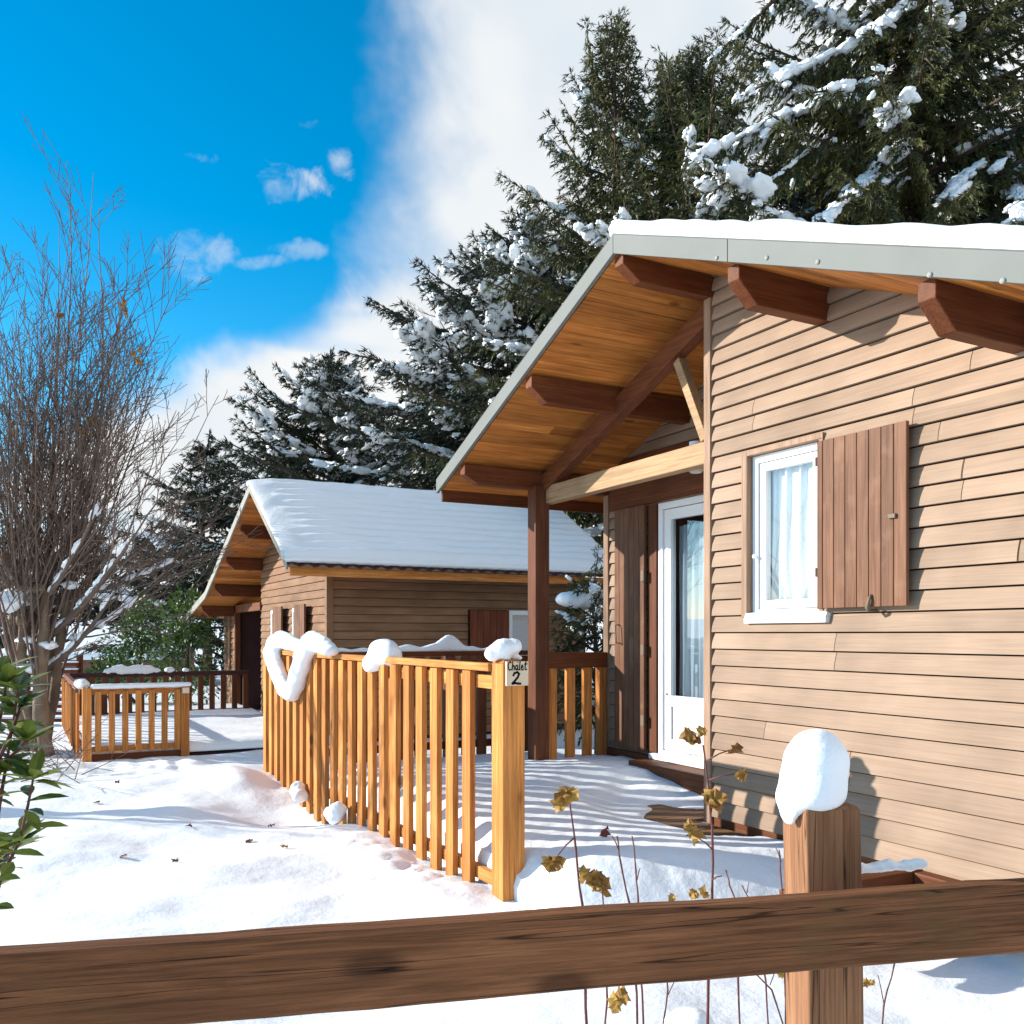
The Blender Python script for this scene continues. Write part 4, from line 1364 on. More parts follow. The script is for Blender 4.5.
spruce('spruce', gp(525, 24), 12.4, 8.6, 4.2, 170, 21, 'broad dark conifer with wide snow laden tiers rising behind the far chalet roof', group=GT, e_lo=-4, e_hi=22, droop=-14, up=30, hang=.35, snow=.42, ss=1.4, power=.95, grain=1.35)
spruce('spruce', gp(330, 27), 9.4, 7.0, 2.8, 130, 22, 'smaller dark conifer left of the broad one, low behind the far chalet peak', group=GT, e_lo=-4, e_hi=30, droop=-12, up=30, hang=.3, snow=.4, ss=1.2, grain=1.45)
spruce('spruce', gp(617, 18.6), 13.7, 4.4, 4.2, 92, 43, 'slim green conifer with the leftmost pointed tip above the near chalet peak', mat='needle_b', group=GT, e_lo=-14, e_hi=60, droop=-26, up=30, hang=.7, snow=.2, ss=1.0, power=.72, grain=1.15, leaders=4)
spruce('spruce', gp(690, 17.5), 12.4, 4.6, 4.2, 112, 23, 'bushy green conifer with a blunt many tipped top above the near chalet roof', mat='needle_b', group=GT, e_lo=-8, e_hi=58, droop=-24, up=32, hang=.8, snow=.14, ss=1.0, power=.65, grain=1.1, leaders=10)
spruce('spruce', gp(915, 16), 14.6, 6.0, 5.0, 190, 24, 'large conifer with long drooping snow covered boughs above the near roof', mat='needle_b', group=GT, e_lo=-16, e_hi=35, droop=-26, up=20, hang=.85, snow=.30, ss=1.15, power=.6, grain=1.15,
       boughs=[(atd(915, 70, 15.6), atd(688, 168, 14.2), .95), (atd(915, 20, 15.6), atd(735, 105, 14.6), .75), (atd(930, 75, 15.4), atd(800, 100, 13.4), .95), (atd(1040, 120, 15.6), atd(925, 225, 13.6), .9), (atd(900, 150, 15.6), atd(805, 235, 13.0), .6), (atd(930, -10, 15.8), atd(870, 40, 13.8), .85), (atd(1010, 185, 15), atd(1020, 225, 12.8), .8), (atd(870, 110, 15.4), atd(740, 215, 13.4), .3), (atd(800, -20, 16), atd(715, 60, 15), .5)])
spruce('spruce', gp(1075, 19), 15.5, 5.2, 4.0, 110, 25, 'dark conifer at the right edge half hidden by the drooping boughs', group=GT, e_lo=-12, e_hi=35, droop=-22, up=18, hang=.6, snow=.2, ss=1.5, power=.7, grain=1.35)
spruce('spruce', gp(205, 27), 7.0, 3.3, 1.0, 80, 26, 'dim conifer with fine snow lines at the far left behind the bare tree', group=GT, e_lo=-8, e_hi=30, droop=-12, up=16, hang=.4, snow=.4, ss=1.0, grain=1.6)
spruce('spruce', gp(790, 20), 12.2, 4.2, 4.0, 130, 29, 'shaded conifer filling the gap between the two taller conifers on the right', group=GT, e_lo=-10, e_hi=35, droop=-18, up=22, hang=.6, snow=.3, ss=1.6, power=.7, grain=1.3)
for (px, d, h, sd, lb) in ((20, 33, 5.2, 35, 'leftmost low conifer of the dim row behind the bare tree'), (85, 35, 5.6, 36, 'dim low conifer right behind the bare tree trunks'), (150, 34, 5.0, 37, 'dim low conifer between the bare tree and the green shrubs')):
    spruce('spruce', gp(px, d), h, 3.2, .3, 70, sd, lb, group=GT, e_lo=-8, e_hi=30, droop=-12, up=14, hang=.4, snow=.25, ss=1.0, grain=1.9)
spruce('young_conifer', gp(592, 11.2), 2.1, .75, .3, 34, 27, 'small conifer bent under a thick snow cap behind the porch railing', mat='needle_b', e_lo=10, e_hi=40, droop=-20, up=0, hang=.7, snow=.5, ss=.5, grain=.75)
c = atd(588, 597, 11.2)
snow_lump('snow_mound', [(c + RT * (.1 * i) + Vector((0, 0, .05 * math.sin(i * 1.3))), (.2, .2, .15 - .02 * abs(i))) for i in range(-2, 4)], 'thick white cushion of snow on the small conifer behind the porch railing', 'snow', voxel=.03, amp=.02, freq=6)


# bare trees
def shoot(mb, q, p, d, L_, r, depth, upb=.08, wig=.10, nk=(6, 10), sides=4, tips=None, thin=.62):
    K = max(3, int(L_ / .22)); K = min(K, 14)
    pts = [p.copy()]; ds = []
    for i in range(K):
        d = (d + Vector((q.uniform(-wig, wig), q.uniform(-wig, wig), q.uniform(-wig, wig) * .6 + upb))).normalized()
        p = p + d * (L_ / K); pts.append(p.copy()); ds.append(d.copy())
    mb.tube(pts, [max(.0034, r * (1 - .8 * i / K)) for i in range(K + 1)], sides, cap=False)
    if tips is not None and depth <= 1: tips.append((pts[-1], ds[-1]))
    if depth <= 0: return
    n_ = q.randint(*nk)
    for _ in range(n_):
        s = q.uniform(.22, .97); fi = min(K - 1, int(s * K))
        pp = pts[fi].lerp(pts[fi + 1], s * K - fi)
        a = q.uniform(0, 6.28); dd = ds[fi]
        s1 = dd.cross(Vector((.3, .2, 1))).normalized(); s2_ = dd.cross(s1)
        nd_ = (dd * math.cos(R(34)) + (s1 * math.cos(a) + s2_ * math.sin(a)) * math.sin(R(q.uniform(24, 48)))).normalized()
        shoot(mb, q, pp, nd_, L_ * (1 - s * .55) * q.uniform(.28, .5), r * (1 - .7 * s) * thin, depth - 1, upb, wig * 1.15, (max(2, nk[0] - 2), max(3, nk[1] - 3)), 3 if depth < 2 else 4, tips, thin)


def leaf_pts(L_, w, q, lobed=False):
    """leaf outline in (along, across)"""
    if lobed:
        out = [(0, 0), (.12, .25), (.05, .52), (.30, .42), (.42, .62), (.58, .38), (.75, .30), (1, 0)]
    else:
        out = [(0, 0), (.12, .16), (.3, .36), (.52, .42), (.75, .30), (.92, .10), (1, 0)]
    return [(a * L_, b * w) for a, b in out]


def add_leaf(mb, p, d, n, L_, w, q, lobed=False, curl=.3, fold=.3):
    d = d.normalized(); s = d.cross(n)
    if s.length < 1e-3: s = d.cross(Vector((1, 0, 0)))
    s.normalize(); n = s.cross(d)
    out = leaf_pts(L_, w, q, lobed)
    mid, lf_, rt_ = [], [], []
    for (a, b) in out:
        z = -curl * L_ * (a / L_) ** 2
        c = p + d * a + n * z
        cr = q.uniform(-.35, .35) * w if lobed else 0
        mid.append(c); lf_.append(c + s * b + n * (fold * b + cr)); rt_.append(c - s * b + n * (fold * b - cr))
    o = len(mb.v); k = len(out)
    mb.v += [tuple(x) for x in mid + lf_ + rt_]
    for i in range(k - 1):
        mb.f.append((o + i, o + i + 1, o + k + i + 1, o + k + i))
        mb.f.append((o + i, o + 2 * k + i, o + 2 * k + i + 1, o + i + 1))


bt = thing('bare_tree', gp(40, 11.6), 'leafless many stemmed tree with thick pale trunks and a fan of thin shoots, far left', 'tree', 'bare deciduous trees')
q = random.Random(31)
tk, tw, sn, lvb = MB(), MB(), MB(), MB()
tips = []
D0 = 11.6
for (px0, px1, y1, r0_, r1_) in ((47, 40, 590, .10, .065), (38, 72, 600, .07, .045), (28, 8, 560, .09, .06), (33, 22, 620, .07, .05), (44, 52, 555, .065, .045)):
    b0 = atd(px0, 748, D0 + q.uniform(-.3, .3)); b0.z = -.05
    b1 = atd(px1, y1, D0 + q.uniform(-.5, .5))
    pts = []
    for i in range(9):
        t = i / 8
        pts.append(b0.lerp(b1, t) + Vector((.05 * math.sin(t * 5 + px0), .05 * math.cos(t * 4 + px0), 0)))
    tk.tube(pts, [(r0_ + (r1_ - r0_) * i / 8) * (1 + .16 * math.sin(i * 2.2 + px0)) for i in range(9)], 10)
    put_blob(tk, b1, Vector((0, 0, 1)), r1_ * 1.3, r1_ * 1.4, r1_ * 1.4, px0)
    ns = 19
    for i in range(ns):
        a = q.uniform(0, 6.28); sp_ = q.uniform(.03, .42)
        right = q.random() < .55
        dv = (RT * (math.cos(a) * sp_ + (.13 if right else 0)) + FW * (math.sin(a) * sp_) + Vector((0, 0, 1))).normalized()
        st_ = pts[q.randint(2, 8)]
        shoot(tw, q, st_, dv, q.uniform(2.8, 5.2) * (1.0 - .3 * sp_), q.uniform(.010, .022), 2, .03, .05, (6, 10), 5, tips)
# low side limbs with snow on them
for (px0, py0, px1, py1, r_) in ((45, 640, 128, 545, .05), (40, 600, 175, 560, .035), (45, 670, 110, 600, .045), (30, 620, 100, 505, .04), (20, 600, -30, 520, .05), (42, 650, 150, 590, .025)):
    a = atd(px0, py0, D0); b_ = atd(px1, py1, D0 - q.uniform(0, 1.2))
    pts = [a.lerp(b_, i / 8) + Vector((0, 0, -.10 * math.sin(math.pi * i / 8))) + Vector((q.uniform(-.03, .03),) * 3) for i in range(9)]
    tw.tube(pts, [r_ * (1 - .6 * i / 8) for i in range(9)], 6)
    for i in range(8):
        if q.random() < .6: put_blob(sn, pts[i].lerp(pts[i + 1], .5) + Vector((0, 0, r_ * .9)), pts[i + 1] - pts[i], .13, .045, .038, q.randrange(8))
        dv = ((pts[i + 1] - pts[i]).normalized() + RT * q.uniform(-.2, .5) + Vector((0, 0, q.uniform(-.2, .7)))).normalized()
        shoot(tw, q, pts[i + 1], dv, q.uniform(.9, 2.2), .012, 2, .02, .11, (5, 8), 4, tips)
for (px, py, rx, rz) in ((10, 600, .28, .13), (22, 594, .16, .10), (26, 640, .12, .05), (30, 668, .14, .06), (48, 645, .10, .05), (70, 585, .10, .05)):
    put_blob(sn, atd(px, py, D0 - .35), RT, rx, rx * .7, rz, q.randrange(8))
for (px, py) in ((122, 300), (125, 310), (137, 350), (136, 358), (59, 313), (84, 430), (12, 425), (15, 432), (92, 420)):
    for _ in range(4):
        add_leaf(lvb, atd(px + q.uniform(-3, 3), py + q.uniform(-4, 4), D0 - .5), Vector((q.uniform(-1, 1), q.uniform(-1, 1), -1)), Vector((q.uniform(-1, 1), -1, .3)), .065, .05, q, True)
tk.build('trunk', M['trunk'], bt, smooth=True)
tw.build('branches', M['twig'], bt)
sn.build('snow', M['snow_lump'], bt, smooth=True)['kind'] = 'stuff'
lvb.build('dry_leaves', M['dryleaf'], bt)

for (x, y, sd, n_, lb) in ((-3.6, 11.4, 72, 11, 'leafless tree out at the left whose shadow bands cross the snow'),):
    b3 = thing('bare_tree', (x, y, 0), lb, 'tree', 'bare deciduous trees')
    q = random.Random(sd); tk, tw = MB(), MB()
    tk.tube([Vector((x + .06 * math.sin(z * 2 + sd), y, z)) for z in (-.2, .6, 1.3, 2.0)], [.16, .13, .12, .10], 9)
    for i in range(n_):
        a = q.uniform(0, 6.28)
        shoot(tw, q, Vector((x, y, q.uniform(1.0, 2.0))), Vector((math.cos(a) * .5, math.sin(a) * .5, 1)).normalized(), q.uniform(1.8, 3.6), .035, 2, .03, .08, (6, 9), 5)
    tk.build('trunk', M['trunk'], b3, smooth=True); tw.build('branches', M['twig'], b3)

# distant twiggy tree between the conifers
b2_ = thing('bare_tree', gp(560, 26), 'faint leafless tree whose fine twigs show between the two left conifers', 'tree', 'bare deciduous trees')
q = random.Random(33); tw = MB()
for i in range(9):
    a = q.uniform(0, 6.28)
    p0 = Vector(b2_.location) + Vector((0, 0, 5.0)) + RT * q.uniform(-1.2, 1.2)
    shoot(tw, q, p0, (Vector((math.cos(a) * .4, math.sin(a) * .4, 1))).normalized(), q.uniform(5, 8.5), .06, 3, .03, .10, (6, 9), 4)
tw.tube([Vector(b2_.location) + Vector((0, 0, z)) for z in (-.2, 3, 5.3)], [.3, .25, .2], 8)
tw.build('branches', M['twig'], b2_)


def leaf_bush(name, base, parts, seed, label, mat, n, ls, cat='shrub', group=None):
    root = thing(name, base, label, cat, group)
    q = random.Random(seed); lv, stm = MB(), MB()
    base = Vector(base)
    for (c, r) in parts:
        c = Vector(c); stm.tube([base + Vector((q.uniform(-.1, .1), q.uniform(-.1, .1), 0)), base.lerp(c, .6), c], [.04, .03, .015], 6)
        for _ in range(n):
            while True:
                v = Vector((q.uniform(-1, 1), q.uniform(-1, 1), q.uniform(-1, 1)))
                if v.length < 1: break
            v = v * (1 + .35 * noise.noise(v * 2.2 + c))
            p = c + Vector((v.x * r[0], v.y * r[1], v.z * r[2]))
            d = (v + Vector((q.uniform(-.7, .7), q.uniform(-.7, .7), q.uniform(-.3, .8)))).normalized()
            add_leaf(lv, p, d, Vector((q.uniform(-1, 1), q.uniform(-1, 1), 1)), ls * q.uniform(.7, 1.25), ls * .55, q)
    stm.build('stem', M['bark'], root); lv.build('leaves', M[mat], root)
    return root


c = Vector(gp(140, 19.5)); c2 = Vector(gp(185, 18.5))
leaf_bush('evergreen_shrub', c, [(c + Vector((0, 0, 1.0)), (.8, .8, .8)), (c + Vector((.05, 0, 1.7)), (.45, .45, .6)), (c - RT * .65 + Vector((0, 0, .6)), (.5, .5, .4))], 41, 'bright green evergreen shrub behind the far terrace, left of its darker neighbour', 'bush', 900, .11, group='evergreen shrubs')
leaf_bush('evergreen_shrub', c2, [(c2 + Vector((0, 0, .9)), (.75, .75, .9)), (c2 + Vector((0.1, 0, 1.8)), (.5, .5, .6))], 42, 'darker green shrub beside the drain pipe of the far chalet', 'bush', 900, .11, group='evergreen shrubs')
for px, s in ((124, .16), (133, .2), (143, .2), (150, .16)):
    c = atd(px, 668, 17.2)
sp = []
for (px, r) in ((108, .07), (119, .12), (128, .09), (137, .12), (147, .11), (156, .06), (170, .07), (186, .05)):
    p = on_y(px, 634, 16.43); p.z = .86 + r * .35
    sp.append((p, (r * 1.25, .06, r * .75)))
snow_lump('snow_mound', sp, 'row of small snow heaps on the dark railing behind the short pine panel', 'snow', GS, voxel=.02, amp=.016, freq=9, smooth_it=2)

# low shed with a snowy roof, and a slatted fence, far left
shd = thing('shed', gp(95, 27), 'low shed with a broad snow covered roof seen behind the bare tree', 'shed')
o_ = Vector(gp(95, 27))
def shp(a, b_, z): return o_ + RT * a + FW * b_ + Vector((0, 0, z))
MB().hexa([shp(-2.6, 0, 0), shp(1.9, 0, 0), shp(1.9, 3, 0), shp(-2.6, 3, 0), shp(-2.6, 0, .75), shp(1.9, 0, .75), shp(1.9, 3, 1.5), shp(-2.6, 3, 1.5)]).build('wall', M['brick'], shd)
MB().hexa([shp(-2.9, -.3, .72), shp(2.1, -.3, .72), shp(2.1, 3.2, 1.55), shp(-2.9, 3.2, 1.55), shp(-2.9, -.3, .95), shp(2.1, -.3, .95), shp(2.1, 3.2, 1.78), shp(-2.9, 3.2, 1.78)]).build('snowy_roof', M['snow_lump'], shd, bevel=.08)
sf_ = thing('slatted_fence', gp(58, 15), 'reddish slatted fence with snow on its slats behind the bare trunks', 'fence')
o_ = Vector(gp(58, 15))
m1, m2 = MB(), MB()
for i in range(9):
    z = .05 + .115 * i
    m1.hexa([shp(-1.6, 0, z), shp(.32, 0, z), shp(.32, .06, z), shp(-1.6, .06, z), shp(-1.6, 0, z + .055), shp(.32, 0, z + .055), shp(.32, .06, z + .055), shp(-1.6, .06, z + .055)])
    m2.hexa([shp(-1.6, -.012, z + .056), shp(.32, -.012, z + .056), shp(.32, .07, z + .056), shp(-1.6, .07, z + .056), shp(-1.6, -.005, z + .078), shp(.32, -.005, z + .085), shp(.32, .06, z + .08), shp(-1.6, .06, z + .08)])
m1.build('slats', M['redwood'], sf_); m2.build('snow', M['snow_lump'], sf_, bevel=.01)
for a in (-1.5, -.6, .27):
    m3 = MB(); m3.hexa([shp(a, .07, -.1), shp(a + .08, .07, -.1), shp(a + .08, .14, -.1), shp(a, .14, -.1), shp(a, .07, 1.15), shp(a + .08, .07, 1.15), shp(a + .08, .14, 1.15), shp(a, .14, 1.15)])
    m3.build('post', M['stain_z'], sf_)

# ------------------------------------------------------------------ laurel in the left foreground
lr = thing('laurel_shrub', gp(-12, 2.5), 'laurel shrub with glossy green leaves at the lower left corner', 'shrub')
q = random.Random(51); lv, stm = MB(), MB()
DL = 2.5
for (pp) in ([(-30, 1000), (-12, 880), (2, 790), (12, 730), (18, 690)], [(-30, 1000), (0, 880), (20, 840), (28, 805), (33, 780)], [(-40, 980), (-20, 800), (-4, 700), (0, 672)], [(-20, 920), (0, 860), (14, 850)], [(-30, 960), (-14, 800), (6, 760), (26, 742)], [(-30, 960), (-10, 780), (10, 735), (22, 705)], [(-30, 940), (-8, 760), (0, 720), (6, 684)]):
    pts = [atd(a, b_, DL + .1 * q.uniform(-1, 1)) for a, b_ in pp]
    stm.tube(pts, [.008, .006, .005, .004, .003][:len(pts)], 6)
    for i in range(len(pts) - 1):
        for k in range(6):
            p = pts[i].lerp(pts[i + 1], q.random())
            a = q.uniform(0, 6.28)
            d = (RT * math.cos(a) + FW * math.sin(a) * .8 + Vector((0, 0, q.uniform(-.1, .8)))).normalized()
            add_leaf(lv, p, d, Vector((q.uniform(-.5, .5), q.uniform(-.5, .5), 1)), q.uniform(.06, .105), .043, q, False, q.uniform(.1, .4), .25)
    for k in range(7):
        a = 6.28 * k / 7
        d = (RT * math.cos(a) + FW * math.sin(a) + Vector((0, 0, q.uniform(.3, 1.2)))).normalized()
        add_leaf(lv, pts[-1], d, Vector((q.uniform(-.3, .3), q.uniform(-.3, .3), 1)), q.uniform(.07, .12), .045, q, False, .2, .3)
for (px, py, qx, qy) in ((25, 802, 68, 792), (24, 810, 42, 830), (28, 828, 68, 822), (8, 853, 44, 852), (10, 842, 24, 838), (-5, 880, 20, 876), (-8, 908, 14, 906)):
    a = atd(px, py, DL - .1); b_ = atd(qx, qy, DL - .1)
    add_leaf(lv, a, b_ - a, Vector((0, -.3, 1)), (b_ - a).length, .045, q, False, .12, .3)
stm.build('stem', M['cane'], lr, smooth=True); lv.build('leaves', M['laurel'], lr)

# ------------------------------------------------------------------ canes behind the front fence
CG = 'bare canes behind the foreground fence'


def cane(path, d, r, leaves, label, seed, mat='dryleaf', side=()):
    root = thing('cane_plant', atd(path[0][0], 634, d).xy.to_3d(), label, 'plant', CG)
    q = random.Random(seed); stm, lv = MB(), MB()
    pts = [atd(x, y, d + .02 * i) for i, (x, y) in enumerate(path)]
    p0 = pts[0].copy(); p0.z = -.05
    pts = [p0] + pts
    fine = []
    for a, b_ in zip(pts, pts[1:]):
        for t in (0, .33, .66): fine.append(a.lerp(b_, t) + Vector((q.uniform(-.002, .002), q.uniform(-.002, .002), 0)))
    fine.append(pts[-1])
    nf = len(fine)
    stm.tube(fine, [r * (1 - .55 * i / nf) * (1.25 if i % 3 == 0 else 1) for i in range(nf)], 6)
    for (x0, y0, x1, y1) in side:
        a = atd(x0, y0, d + .04); b_ = atd(x1, y1, d + .02)
        stm.tube([a, a.lerp(b_, .5) + Vector((0, 0, .004)), b_], [r * .55, r * .45, r * .35], 5)
    for (x, y, s, n_) in leaves:
        for _ in range(n_):
            p = atd(x + q.uniform(-.35, .35) * s, y + q.uniform(-.35, .35) * s, d + q.uniform(-.02, .02))
            dv = (RT * q.uniform(-1, 1) + FW * q.uniform(-.5, .5) + Vector((0, 0, q.uniform(-1.3, .2)))).normalized()
            sz = s * d / FPX
            add_leaf(lv, p - dv * sz * .3, dv, (FW * -1 + Vector((q.uniform(-.6, .6), q.uniform(-.6, .6), q.uniform(-.2, .9)))), sz * q.uniform(.55, .95), sz * q.uniform(.5, .75), q, True, q.uniform(-.6, .9), q.uniform(-.6, .9))
    stm.build('stem', M['cane'], root, smooth=True)
    if lv.v: lv.build('leaves', M[mat], root)
    return root


cane([(588, 1060), (585, 980), (582, 905), (576, 850), (569, 800)], 2.85, .0055, [(567, 800, 26, 4), (556, 857, 22, 3), (590, 878, 24, 4), (603, 882, 20, 3)], 'tall cane with ragged yellow leaves right of the railing post', 61, side=((574, 838, 558, 855), (579, 868, 590, 874)))
cane([(640, 1060), (634, 960), (630, 905), (620, 862), (617, 836)], 2.9, .0045, [(606, 833, 20, 1)], 'thin cane tipped by one dark red leaf', 62, 'redleaf', side=((619, 850, 612, 836),))
cane([(646, 1060), (640, 960), (638, 900), (636, 870), (632, 836)], 2.95, .004, [], 'leafless cane standing just right of the red leaf', 63, side=((637, 880, 640, 868),))
cane([(706, 1060), (709, 960), (712, 900), (713, 845), (709, 790), (703, 745)], 2.8, .0055, [(695, 735, 20, 3), (734, 748, 17, 1), (738, 776, 20, 2), (710, 796, 26, 3), (694, 832, 24, 2), (697, 742, 13, 2), (690, 895, 15, 2), (675, 897, 12, 1)], 'tallest cane with brown curled leaves in front of the chalet corner', 64, side=((708, 760, 730, 750), (709, 780, 736, 774), (713, 850, 698, 838), (712, 880, 722, 876)))
cane([(740, 1060), (738, 980), (742, 920), (730, 885), (726, 870)], 2.7, .0035, [(703, 893, 14, 2)], 'short bent cane just right of the tallest cane', 65)
cane([(770, 1060), (765, 980), (752, 905), (742, 885)], 2.6, .003, [], 'slim slanting cane close to the foreground post on its left', 66, side=((747, 893, 749, 882),))
cane([(602, 1060), (607, 1000), (606, 930), (602, 890), (600, 884)], 2.75, .0035, [(612, 998, 26, 3)], 'low cane carrying a rusty leaf below the foreground plank', 67)
cane([(660, 1040), (668, 990), (662, 950), (680, 905)], 2.7, .003, [], 'thin grey twig crossing below the plank, left of the snow mound', 68, side=((668, 995, 690, 950),))
cane([(795, 1060), (772, 990), (752, 970), (738, 935)], 2.6, .003, [(786, 978, 14, 2)], 'forked twig leaning left under the plank beside the post', 69, side=((770, 985, 782, 955),))
cane([(880, 1050), (884, 1005), (895, 962), (898, 930)], 2.6, .0032, [(870, 981, 12, 2)], 'upright twig right of the foreground post below the plank', 70, side=((884, 1005, 878, 975),))
cane([(786, 1000), (782, 900), (781, 870), (779, 850)], 2.3, .0032, [], 'short dark twig close against the left side of the foreground post', 71, side=((781, 862, 776, 848),))
snow_lump('snow_mound', [(atd(690, 1030, 3.1), (.10, .10, .07)), (atd(698, 1034, 3.1), (.08, .08, .05))], 'small round mound of snow among the canes under the plank', 'snow', voxel=.015, amp=.008)

# dark brush at the foot of the bare tree
bs = thing('brushwood', gp(60, 9.0), 'tangle of dark dead twigs in the snow below the bare tree', 'brush')
q = random.Random(81); tw = MB()
for i in range(46):
    p = on_z(q.uniform(5, 85), q.uniform(742, 785), 0.0)
    a = q.uniform(0, 6.28)
    shoot(tw, q, p, Vector((math.cos(a) * .9, math.sin(a) * .9, q.uniform(.15, 1))).normalized(), q.uniform(.35, .8), .006, 1, .0, .12, (2, 4), 4)
tw.build('twigs', M['twig'], bs)

# fallen leaves on the snow
q = random.Random(91)
first = None
for i, (px, py, lb) in enumerate(((120, 858, 'brown fallen leaf lying flat on the snow below the laurel'), (178, 862, 'small dark fallen leaf alone in mid snow'), (192, 829, 'dark fallen leaf at the shaded band of snow'), (246, 842, 'dark curled fallen leaf near the railing foot'), (288, 853, 'pale brown fallen leaf closest to the railing on the snow'), (94, 801, 'tan fallen leaf on the sunlit snow near the brush'), (117, 782, 'thin fallen leaf in front of the short panel'), (268, 820, 'slender fallen leaf at the clods by the railing'))):
    p = on_z(px, py, 0); p.z = ground_z(p.x, p.y) + .008
    m = MB(); a = q.uniform(0, 6.28)
    add_leaf(m, Vector((0, 0, 0)), Vector((math.cos(a), math.sin(a), .05)), Vector((q.uniform(-.2, .2), q.uniform(-.2, .2), 1)), .055, .042, q, True, -.15, .2)
    o = m.build('fallen_leaf', M['dryleaf' if i == 4 else 'redleaf'])
    o.location = p
    tag(o, lb, 'leaf', 'fallen leaves on the snow')

# ================================================================== CAMERA, LIGHT, SKY
cam = bpy.data.cameras.new('camera')
cam.sensor_width = 36; cam.lens = FPX / 1024 * 36; cam.shift_y = 122 / 1024
cam.clip_start = .05; cam.clip_end = 3000
co = bpy.data.objects.new('camera', cam); COL.objects.link(co)
co.location = EYE; co.rotation_euler = (R(90), 0, -YAW)
scene.camera = co

sd_ = Vector((.62, -.436, -.26)).normalized()
sun = bpy.data.lights.new('sun', 'SUN'); sun.energy = 4.4; sun.angle = R(.53); sun.color = (1, .935, .835)
so = bpy.data.objects.new('sun', sun); COL.objects.link(so)
so.rotation_euler = sd_.to_track_quat('-Z', 'Y').to_euler(); so.location = (-20, 20, 15)

w = bpy.data.worlds.new('World'); scene.world = w; w.use_nodes = True
w.cycles.sampling_method = 'MANUAL'; w.cycles.sample_map_resolution = 512
nt = w.node_tree; L = nt.links.new
bg = nt.nodes['Background']; bg.inputs[1].default_value = .055
sky = N(nt, 'ShaderNodeTexSky'); sky.sky_type = 'NISHITA'; sky.sun_disc = False
sky.sun_elevation = R(18.9); sky.sun_rotation = R(-54.9)
sky.altitude = 600; sky.air_density = 1.0; sky.dust_density = .2; sky.ozone_density = 3.0
hs_ = N(nt, 'ShaderNodeHueSaturation'); hs_.inputs['Hue'].default_value = .486; hs_.inputs['Saturation'].default_value = 1.42; hs_.inputs['Value'].default_value = 2.2
L(sky.outputs[0], hs_.inputs['Color'])
tc = N(nt, 'ShaderNodeTexCoord')


def dot(vec):
    n = N(nt, 'ShaderNodeVectorMath', operation='DOT_PRODUCT'); L(tc.outputs['Generated'], n.inputs[0]); n.inputs[1].default_value = vec
    return n.outputs['Value']


def mth(op, a, b=None, c=None):
    n = N(nt, 'ShaderNodeMath', operation=op)
    for i, x in enumerate((a, b, c)):
        if x is None: continue
        if isinstance(x, (int, float)): n.inputs[i].default_value = x
        else: L(x, n.inputs[i])
    return n.outputs[0]


def smooth(x, a, b):
    n = N(nt, 'ShaderNodeMapRange', interpolation_type='SMOOTHSTEP'); L(x, n.inputs[0]); n.inputs[1].default_value = a; n.inputs[2].default_value = b
    return n.outputs[0]


def noi(scale, detail, rough=.55, dist=0, vec=None, st=None):
    n = N(nt, 'ShaderNodeTexNoise'); n.inputs['Scale'].default_value = scale; n.inputs['Detail'].default_value = detail
    n.inputs['Roughness'].default_value = rough; n.inputs['Distortion'].default_value = dist
    src = tc.outputs['Generated'] if vec is None else vec
    if st:
        mp = N(nt, 'ShaderNodeMapping'); mp.inputs['Scale'].default_value = st[0]; mp.inputs['Rotation'].default_value = st[1]
        L(src, mp.inputs['Vector']); src = mp.outputs[0]
    L(src, n.inputs['Vector'])
    return n.outputs['Fac']


f_ = mth('MAXIMUM', dot(FW), .12)
a_ = mth('DIVIDE', dot(RT), f_)         # bearing right of the ridge-end axis
b_ = mth('DIVIDE', dot((0, 0, 1)), f_)  # height of the sky direction
n_big = mth('SUBTRACT', noi(3.2, 3, .55, .3), .5)
n_fine = mth('SUBTRACT', noi(9, 4, .62, .2), .5)
# bank of cloud to the right
e1 = mth('MULTIPLY_ADD', n_big, .22, a_)
e1 = mth('MULTIPLY_ADD', n_fine, .13, e1)
e1 = mth('MULTIPLY_ADD', b_, -.06, e1)
m1 = smooth(e1, -.215, -.075)
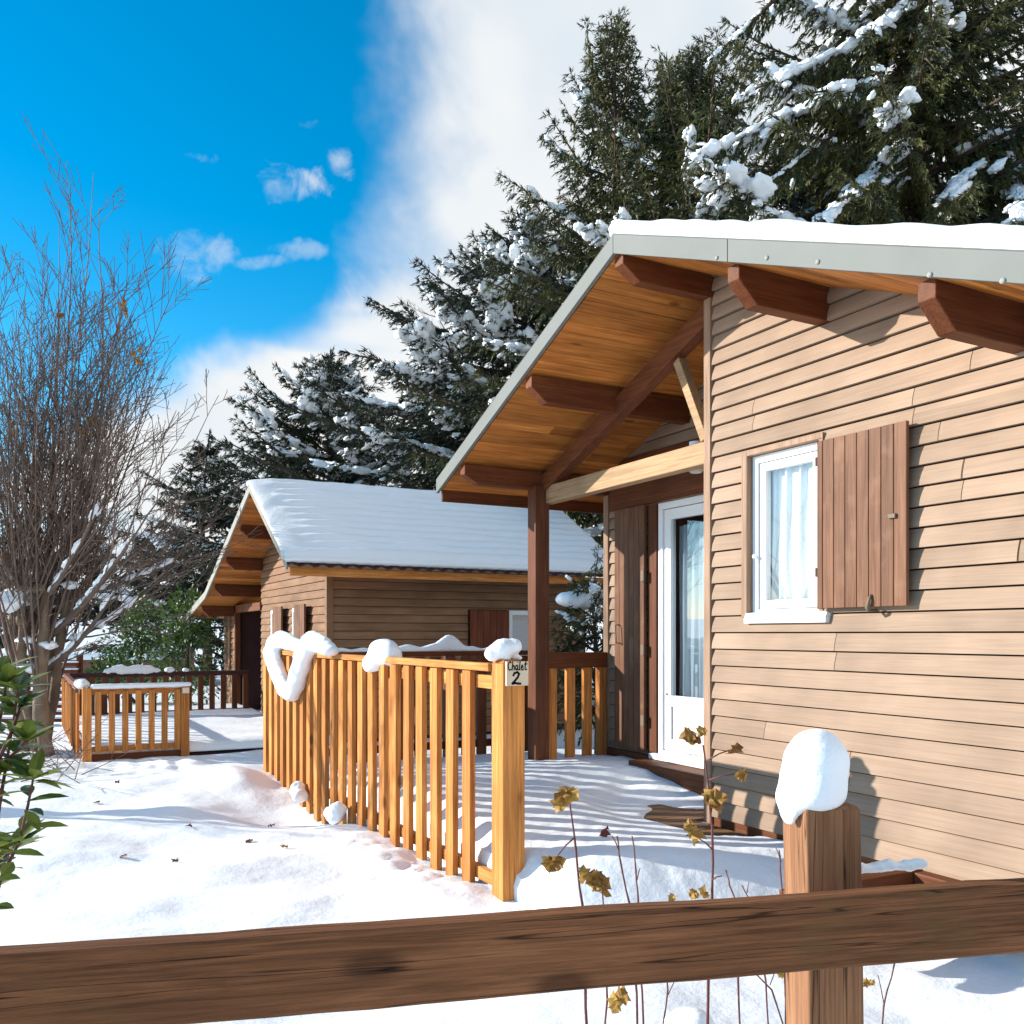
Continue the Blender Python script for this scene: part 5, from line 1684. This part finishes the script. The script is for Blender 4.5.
# lower cloud below a slanting edge
e2 = mth('MULTIPLY_ADD', a_, .52, mth('MULTIPLY', b_, -1))
e2 = mth('MULTIPLY_ADD', n_big, .16, e2)
e2 = mth('MULTIPLY_ADD', n_fine, .12, e2)
m2 = smooth(e2, -.50, -.425)
streak = noi(3, 2, .55, .0, None, ((1.2, 1.2, 5.0), (R(18), R(12), 0)))
m2 = mth('MULTIPLY', m2, smooth(streak, .22, .46))
n_pf = mth('SUBTRACT', noi(24, 4, .62, .4), .5)
puff = None
for (px, py, rx, ry, st_) in ((286, 179, 40, 19, .85), (207, 155, 26, 7, .6), (345, 160, 17, 17, .7), (198, 258, 34, 24, .40), (300, 250, 28, 9, .35), (262, 262, 22, 6, .35), (318, 118, 14, 6, .3)):
    ca, cb_ = (px - 512) / FPX, (634 - py) / FPX
    ex = mth('DIVIDE', mth('MULTIPLY_ADD', n_fine, .075, mth('SUBTRACT', a_, ca)), rx / FPX)
    ey = mth('DIVIDE', mth('MULTIPLY_ADD', n_fine, .035, mth('SUBTRACT', b_, cb_)), ry / FPX)
    r2 = mth('ADD', mth('MULTIPLY', ex, ex), mth('MULTIPLY', ey, ey))
    r2 = mth('MULTIPLY_ADD', n_pf, 7.0, mth('MULTIPLY_ADD', n_fine, 4.0, r2))
    k_ = mth('MULTIPLY', smooth(r2, 1.5, -1.2), st_)
    puff = k_ if puff is None else mth('MAXIMUM', puff, k_)
mask = mth('MAXIMUM', mth('MAXIMUM', m1, m2), puff)
mask = mth('MULTIPLY', mask, smooth(dot((0, 0, 1)), -.02, .03))
tone = ramp(nt, [(.28, (6.9, 7.7, 8.4)), (.60, (9.0, 9.1, 9.1))])
L(noi(4.5, 3, .55, .0), tone.inputs[0])
mx = N(nt, 'ShaderNodeMix', data_type='RGBA')
L(mask, mx.inputs[0]); L(hs_.outputs[0], mx.inputs[6]); L(tone.outputs[0], mx.inputs[7])
L(mx.outputs[2], bg.inputs[0])

scene.view_settings.view_transform = 'Standard'; scene.view_settings.look = 'None'
scene.view_settings.exposure = .95; scene.view_settings.gamma = 1
scene.render.engine = 'CYCLES'
scene.cycles.max_bounces = 5; scene.cycles.diffuse_bounces = 3; scene.cycles.transparent_max_bounces = 10
